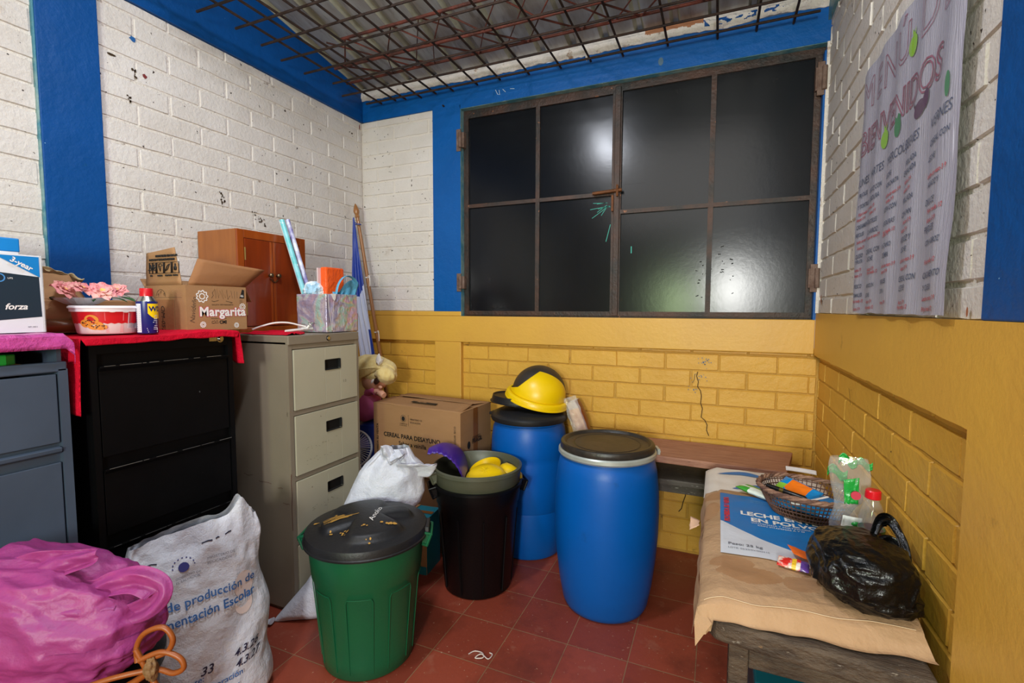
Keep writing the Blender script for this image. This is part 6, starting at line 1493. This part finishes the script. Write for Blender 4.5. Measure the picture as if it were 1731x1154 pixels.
# ---- woven basket
m_bask = mat('dark wicker', '#6e4d40', .6, col2='#54382e', vs_=30, var=1, bump=.5, bs=120)
m_bask2 = mat('light wicker', '#9a7560', .6, col2='#7a5646', vs_=30, var=1, bump=.5, bs=120)
bc = Vector((2.683, -.985, .712)); Rb = Matrix.Rotation(R(-16), 3, 'Z'); BH = .085
def bk(th, v):
    ax = .098 + .047 * v ** .8; ay = .072 + .052 * v ** .8
    return bc + Rb @ Vector((ax * math.copysign(abs(math.cos(th)) ** .9, math.cos(th)), ay * math.copysign(abs(math.sin(th)) ** .9, math.sin(th)), BH * v))
t = tag(thing('wicker_basket', '', '', tuple(bc)), 'oval brown open-weave wicker basket holding packets on the paper sack', 'basket')
mb = MB()
for k in range(72): th = 2 * math.pi * k / 72; mb.tube([bk(th, v) for v in (0, .25, .5, .75, 1)], .0016, 5)
for v in (.02, .2, .38, .56, .74, .9): mb.tube([bk(2 * math.pi * i / 72, v) for i in range(72)], .0021, 5, closed=True)
mb.build('woven_side', [m_bask], t)
mb = MB()
for s_ in range(3):
    mb.tube([bk(2 * math.pi * i / 144, 1) + Vector((0, 0, .003)) + (Rb @ Vector((math.cos(2 * math.pi * i / 144), math.sin(2 * math.pi * i / 144), 0))) * .0045 * math.cos(i * .55 + s_ * 2.09) + Vector((0, 0, .0045 * math.sin(i * .55 + s_ * 2.09))) for i in range(144)], .0048, 7, s_ % 2, closed=True)
mb.build('rim', [m_bask2, m_bask], t)
mb = MB(); mb.grid(lambda u, v: bc + (bk(2 * math.pi * u, 0) - bc) * v + Vector((0, 0, .002)), 48, 6, 0, True, True); mb.build('base', [m_bask], t)
# packets in the basket
def packet(name, c, w, h, d, M_, mats, label, cat, mif=None, sd=0, parent=None):
    mb = MB(); c = Vector(c)
    def f(u, v, s_):
        a, b = (u - .5) * 2, (v - .5) * 2
        k = max(0, (1 - a ** 4) * (1 - b ** 4)); z_ = d * k ** .6 * s_ + .10 * d * nz(a * 3 + sd, b * 3) + .35 * d * ridge(a * 1.5 + sd, b * 1.5, 1, 2) * .4
        return c + M_ @ Vector((a * w / 2, b * h / 2, z_))
    mb.grid(lambda u, v: f(u, v, 1), 30, 30, mif or 0); mb.grid(lambda u, v: f(u, v, -1), 20, 20, mif or 0)
    return tag(mb.build(name, mats, None, loc=tuple(c)), label, cat)
m_bluepk = mat('glossy blue packet', '#0f86c9', .22, bump=.3, bs=20); m_orpk = mat('glossy orange print', '#f07a1a', .25); m_grpk = mat('lime print', '#8cc63f', .3)
packet('food_packet', (2.690, -.985, .750), .20, .15, .014, Matrix.Rotation(R(-20), 3, 'Z') @ Matrix.Rotation(R(5), 3, 'X'), [m_bluepk], 'large glossy blue packet lying in the bottom of the basket', 'packet', sd=2)
packet('food_packet', (2.660, -.955, .778), .13, .085, .010, Matrix.Rotation(R(-40), 3, 'Z') @ Matrix.Rotation(R(22), 3, 'X') @ Matrix.Rotation(R(10), 3, 'Y'), [m_bluepk, m_orpk, m_grpk], 'crumpled blue packet with orange and lime print on top in the basket', 'packet', mif=lambda u, v: 1 if (.22 < u < .78 and .1 < v < .9 and u + v > .5) else (2 if (u < .22 and v < .5) else 0), sd=5)
packet('receipt_paper', (2.60, -.985, .760), .06, .05, .003, Matrix.Rotation(R(30), 3, 'Z') @ Matrix.Rotation(R(30), 3, 'Y'), [m_whiteink], 'crumpled white paper scrap under the marker in the basket', 'paper', sd=8)
# marker
t = tag(thing('marker_pen', '', '', (2.60, -1.05, .80)), 'black marker with gold band lying across the basket rim', 'marker')
pa, pb_ = Vector((2.562, -1.020, .806)), Vector((2.665, -1.098, .803))
mb = MB(); mb.tube([pa, pa.lerp(pb_, .36)], .0085, 16); mb.tube([pa.lerp(pb_, .44), pb_ - (pb_ - pa) * .04, pb_], [.0085, .009, .006], 16); mb.build('barrel', [mat('black marker plastic', '#0b0b0c', .3)], t)
mb = MB(); mb.tube([pa.lerp(pb_, .35), pa.lerp(pb_, .45)], .0088, 16); mb.build('band', [mat('gold band', '#6b5a24', .35, metal=.6)], t)
# white spoon handle
t = tag(thing('plastic_spoon', '', '', (2.70, -1.06, .79)), 'white plastic spoon lying in the basket beside the marker', 'spoon')
mb = MB(); mb.tube(smooth_path([(2.655, -1.075, .782), (2.69, -1.06, .790), (2.735, -1.03, .797)]), .0055, 8, flat=.4); mb.build('spoon_handle', [m_whiteink], t)
mb = MB(); blob(mb, (2.64, -1.08, .780), (.018, .012, .004), 0, 0, 0); mb.build('spoon_bowl', [m_whiteink], t)
# green and white wrapper left of the basket
m_gw = mat('white green wrapper', '#dfe6dc', .3, bump=.4, bs=24)
packet('food_packet', (2.548, -.865, .722), .16, .055, .010, Matrix.Rotation(R(-42), 3, 'Z'), [m_gw, mat('leaf green print', '#3f9a35', .3), mat('violet logo', '#5a4a9c', .4)], 'green and white food wrapper left of the wicker basket', 'packet', mif=lambda u, v: 1 if ((.1 < u < .62 and v > .55) or (u < .35 and v < .35)) else (2 if (.72 < u < .84 and .2 < v < .6) else 0), sd=3)
# small candy wrapper and orange paper
m_rw = mat('red sweet wrapper', '#d12a22', .3, col2='#e6d8cc', vs_=35, var=2)
packet('sweet_wrapper', (2.598, -1.378, .716), .075, .040, .008, Matrix.Rotation(R(-12), 3, 'Z') @ Matrix.Rotation(R(12), 3, 'X'), [m_rw, mat('yellow wrapper print', '#e8b92c', .3), mat('violet wrapper print', '#5c3a8c', .3)], 'small red and yellow sweet wrapper in front of the black bag', 'wrapper', mif=lambda u, v: 1 if .45 < u < .6 else (2 if u > .72 else 0), sd=4)
packet('orange_paper', (2.635, -1.325, .722), .085, .055, .004, Matrix.Rotation(R(10), 3, 'Z') @ Matrix.Rotation(R(20), 3, 'Y'), [mat('orange paper piece', '#ec6a1f', .5)], 'orange paper piece partly under the black bag', 'paper', sd=6)

# ---- clear bag standing, bottle
t = tag(thing('clear_plastic_bag', '', '', (2.775, -1.19, .71)), 'clear plastic bag with green and white printed cards behind the black bag', 'plastic bag')
kc = Vector((2.775, -1.185, .712))
def kb(u, v):
    th = 2 * math.pi * u; w = .058 * (1 - .25 * v) * (1 + .12 * math.sin(v * 9)); dd = .032 * (1 - .6 * v)
    lean = .02 * v
    return kc + Vector((w * math.cos(th) * (1 + .15 * nz(u * 6, v * 4)) + .005 - .03 * v, dd * math.sin(th) - .01 * v + .012 * nz(u * 5, v * 6, 3), .265 * v))
mb = MB(); mb.grid(kb, 70, 50, 0, True, True); mb.build('bag_film', [clear_mat('clear bag film', gloss=.25, bump=1, bs=16)], t, angle=80)
def card(pts, mi_m, nm='card'):
    mb = MB(); P = [Vector(p) for p in pts]; mb.grid(lambda u, v: P[0].lerp(P[1], u).lerp(P[3].lerp(P[2], u), v) + Vector((0, .004 * nz(u * 5, v * 5), 0)), 10, 10, mi_m if callable(mi_m) else 0)
    return mb
m_gr = mat('green foil', '#1f9a3c', .25, bump=.4, bs=30); m_wc = mat('printed white card', '#dfe6e0', .4)
card([(2.742, -1.215, .845), (2.775, -1.215, .850), (2.775, -1.21, .925), (2.738, -1.21, .915)], None).build('green_foil', [m_gr], t, solid=.001)
mb = card([(2.725, -1.225, .715), (2.780, -1.228, .715), (2.785, -1.222, .812), (2.738, -1.222, .815)], None)
fz = fr((2.728, -1.2275, .715), (1, -.03, 0), (.1, 0, 1))
for (a, b, mi) in ((.018, .022, 1), (.022, .052, 1), (.032, .082, 1), (.024, .060, 2), (.014, .018, 2)): mb.poly([(a + .012 * math.cos(i * .6), b + .007 * math.sin(i * .6)) for i in range(11)], fz, mi, off=.002 + .001 * mi)
mb.build('printed_card', [m_wc, m_gr, mat('red berry print', '#b5302a', .4)], t, solid=.0008)
mb = card([(2.782, -1.215, .715), (2.80, -1.212, .715), (2.803, -1.21, .79), (2.786, -1.21, .79)], None); mb.build('lime_card', [mat('lime and red print', '#8cc640', .4, col2='#9a3a4a', vs_=30, var=2)], t, solid=.0008)
mb = MB(); mb.lathe([(0, 0), (.012, 0), (.012, .004), (0, .004)], (2.765, -1.225, .878), 20, M=rot('X', 90)); mb.build('red_seal', [m_redink], t)
for (p, sc_) in (((2.728, -1.18, .925), 1), ((2.795, -1.17, .955), .8), ((2.75, -1.19, .965), .9)):
    mb = MB(); mb.grid(lambda u, v: Vector(p) + Vector((.05 * (u - .5), .01 * nz(u * 4, v * 4), .028 * (v - .5) + .012 * math.sin(u * 6))) * sc_, 10, 6); mb.build('green_foil', [m_gr], t, solid=.0008)
# bottle
bx_, by_, bz_ = 2.795, -1.265, .713
t = tag(thing('plastic_bottle', '', '', (bx_, by_, bz_)), 'clear plastic bottle with red screw cap between the black bag and the wall', 'bottle')
m_pet = clear_mat('clear bottle plastic', gloss=.16, rough=.04, bump=.1, bs=10)
mb = MB(); mb.lathe([(0, .004), (.022, 0), (.029, .006), (.031, .02), (.031, .05), (.029, .054), (.031, .058), (.031, .095), (.029, .099), (.031, .103), (.030, .125), (.022, .155), (.0145, .172), (.0145, .186)], (bx_, by_, bz_), 40); mb.build('bottle_body', [m_pet], t, angle=60)
mb = MB(); mb.lathe([(.0315, .058), (.0315, .094)], (bx_, by_, bz_), 40); mb.build('label', [mat('dark red sauce label', '#5c1f26', .4, col2='#3c8a3a', vs_=22, var=2)], t)
mb = MB(); mb.lathe([(0, .20), (.016, .20), (.0185, .197), (.0185, .178), (.0165, .176)], (bx_, by_, bz_), 40, fn=lambda q, a: q); mb.build('cap', [mat('red cap plastic', '#cf1220', .3)], t, angle=30)

# ---- black plastic bag
m_blk = mat('black bin liner', '#050608', .30, bump=.3, bs=30, spec=.35, bump2=.35, bs2=12)
bc2 = Vector((2.728, -1.455, .712))
t = tag(thing('plastic_bag', '', '', tuple(bc2)), 'crumpled glossy black plastic bag with a looped handle on the paper sack', 'plastic bag')
mb = MB()
def bb(u, v):
    th = 2 * math.pi * u; ph = math.pi * (v - .5); d = Vector((math.cos(ph) * math.cos(th), math.cos(ph) * math.sin(th), math.sin(ph)))
    sg = lambda x, e=.72: math.copysign(abs(x) ** e, x)
    wr = ridge(d.x * 1.3 + 9, d.y * 1.3, d.z * 1.5, 3)
    q = Vector((sg(d.x) * .098, sg(d.y) * .115, sg(d.z) * .070)) * (1 + .085 * wr)
    q.x += .015 * (q.z < -.02) * (1 if q.y < 0 else .3)
    p = bc2 + q + Vector((0, 0, .062)); p.z = max(p.z, .712 + .004 * nz(u * 9, v * 7)); p.x = min(p.x, 2.832); return p
mb.grid(bb, 200, 110, 0, True, True); mb.build('bag_body', [m_blk], t, angle=50)
def sl(pts, w, sd):
    P = smooth_path(pts, 8); mb = MB(); n = len(P)
    def f(u, v):
        k = v * (n - 1); i = min(int(k), n - 2); p = P[i].lerp(P[i + 1], k - i); tg = (P[i + 1] - P[i]).normalized(); s_ = tg.cross(Vector((.4, -.8, .45))).normalized(); nn = s_.cross(tg)
        return p + s_ * (u - .5) * w * (.7 + .3 * math.sin(math.pi * v)) + nn * (.006 * math.sin(u * 10 + v * 6 + sd))
    mb.grid(f, 16, n * 2); mb.build('bag_handle', [m_blk], t, solid=.001)
sl([(2.765, -1.39, .825), (2.79, -1.355, .862), (2.815, -1.35, .86), (2.826, -1.39, .835), (2.826, -1.42, .80), (2.818, -1.44, .76)], .036, 1)
sl([(2.77, -1.41, .82), (2.80, -1.40, .83), (2.815, -1.43, .81)], .03, 4)

# ---- handwritten menu poster under plastic
t = tag(thing('poster', '', '', (2.83, -1.18, 1.39)), 'large handwritten menu poster with fruit drawings under clear plastic on the right wall', 'poster')
PY0, PW, PH = -.80, .762, .80
def ps(a, b, off=0.):                                   # a to the right along the wall, b up
    wv = .0035 * math.sin(a * 38 + 2 * nz(b * 2, 1)) + .004 * nz(a * 7, b * 5) + .006 * max(0, (a - .66) / .1) * (1 - b)
    return Vector((2.832 - .006 - wv - off, PY0 - a - (.012 * nz(b * 7, 2) if a > .74 else 0), 1.392 + b))
mb = MB(); mb.grid(lambda u, v: ps(u * PW, v * PH + (.006 * nz(u * 9, 1) if v == 0 else 0)), 160, 60)
F = lambda a, b: ps(a, b, .0018)
def pt(txt, a, b, s_, mi, dx=0., slope=-.0, **kw): mb.text(txt, None, s_, mi, fn=lambda p, q: F(a + p, b + q + p * slope), **kw)
pt('MENÚ DE', .03, .665, .135, 1, outline=.0014, spacing=1.25); pt('BIENVENIDOS', .03, .525, .108, 1, outline=.0022, spacing=.93)
def shape(pts, mi): mb.poly(pts, None, mi, fn=lambda a, b: ps(a, b, .0026))
def ell(cx_, cy_, rx, ry, n=18, rt=0.): return [(cx_ + rx * math.cos(i * 2 * math.pi / n) * math.cos(rt) - ry * math.sin(i * 2 * math.pi / n) * math.sin(rt), cy_ + rx * math.cos(i * 2 * math.pi / n) * math.sin(rt) + ry * math.sin(i * 2 * math.pi / n) * math.cos(rt)) for i in range(n)]
for (a, b) in ((.470, .680), (.272, .510)):
    shape(ell(a, b, .026, .026), 3); shape([(a - .006, b + .02), (a - .01, b + .045), (a + .002, b + .03), (a + .012, b + .043), (a + .008, b + .02)], 3)
shape(ell(.395, .504, .020, .026), 4); shape([(.38, .52), (.377, .537), (.392, .527), (.398, .54), (.412, .533), (.41, .515)], 4)
shape(ell(.550, .495, .030, .020, rt=.2), 2); shape(ell(.580, .508, .013, .022, rt=-.3), 2); shape([(.527, .505), (.518, .520), (.512, .512), (.528, .498)], 2)
shape(ell(.014, .55, .006, .045), 2); shape([(.014, .59), (.030, .64), (.026, .64), (.010, .59)], 2)
shape(ell(.716, .486, .010, .027), 4)
cols = [.012, .135, .29, .44, .60]
hd = ['LUNES', 'MARTES', 'MIERCOLES', 'JUEVES', 'VIERNES']
for k, c_ in enumerate(cols): pt(hd[k], c_ + (.01 if k else 0), .425, .034, 5, slope=.02, shear=.15)
rows = [('FRIJOLES', 'ARROZ CON', 'LECHE', 'POLLADA', 'CEREAL CON'), ('Y TORTILLA', 'VERDURA', 'HORCHATA', 'ENSALADA', 'LECHE'), ('CASAMIENTO', 'PASTELES', 'SOPA CON', 'POLLADA', 'ARROZ Y'), ('FRIJOLES', 'D ARROZ', 'VERDURAS', 'CON PAN', 'DULCE'), ('QUESO', 'CEREAL CON', 'PLATANO', 'ARROZ Y', 'FRIJOLES'), ('Y FRUTA', 'LECHE', 'CREMA', 'LECHE', 'CON ARROZ'), ('FRESCO', 'ARROZ EN', 'FRIJOLES', 'CEREAL CON', 'CASAMIENTO'), ('TAMALES', 'LECHE', 'SOYA', 'LECHE', 'Y QUESO')]
ym_ = [.385, .355, .285, .255, .190, .160, .085, .055]
rr = random.Random(6)
for j, row in enumerate(rows):
    for k, w in enumerate(row): pt(w, cols[k] + .008 + rr.uniform(-.006, .012), ym_[j] + rr.uniform(-.006, .006), .0185 + rr.uniform(-.002, .002), 5, slope=.03, shear=.2, bold=.0003)
for j, y_ in enumerate((.330, .312, .232, .215, .135, .118, .030, .012)):
    for k in range(5):
        if rr.random() < .85: pt(rr.choice(('Leche un vaso 3 9', 'Azucar 5 9', 'Aceite 3 9', 'Frijol media 1/2', 'Nueva 1 9')), cols[k] + .01 + rr.uniform(0, .02), y_ + rr.uniform(-.005, .005), .0145, 6, slope=.03, shear=.2, bold=.0003)
mb.build('paper', [mat('lilac white paper', '#aeabba', .45, col2='#a09db0', vs_=5, bump=.5, bs=24, stretch=(1, 9, .5)), mat('faint red marker', '#8f4a66', .6), mat('plum cut-out', '#4a2048', .6), mat('lime cut-out', '#84b52c', .6), mat('green cut-out', '#1a7040', .6), mat('blue pen writing', '#3a4468', .6), mat('red pen writing', '#b83a48', .6)], t, angle=80)
mb = MB(); mb.grid(lambda u, v: ps(u * (PW + .004) - .002, v * (PH + .003), .0045 + .0015 * math.sin(u * 90)), 200, 40); mb.build('clear_cover', [clear_mat('clear plastic cover', gloss=.10, rough=.25, bump=.6, bs=12)], t)
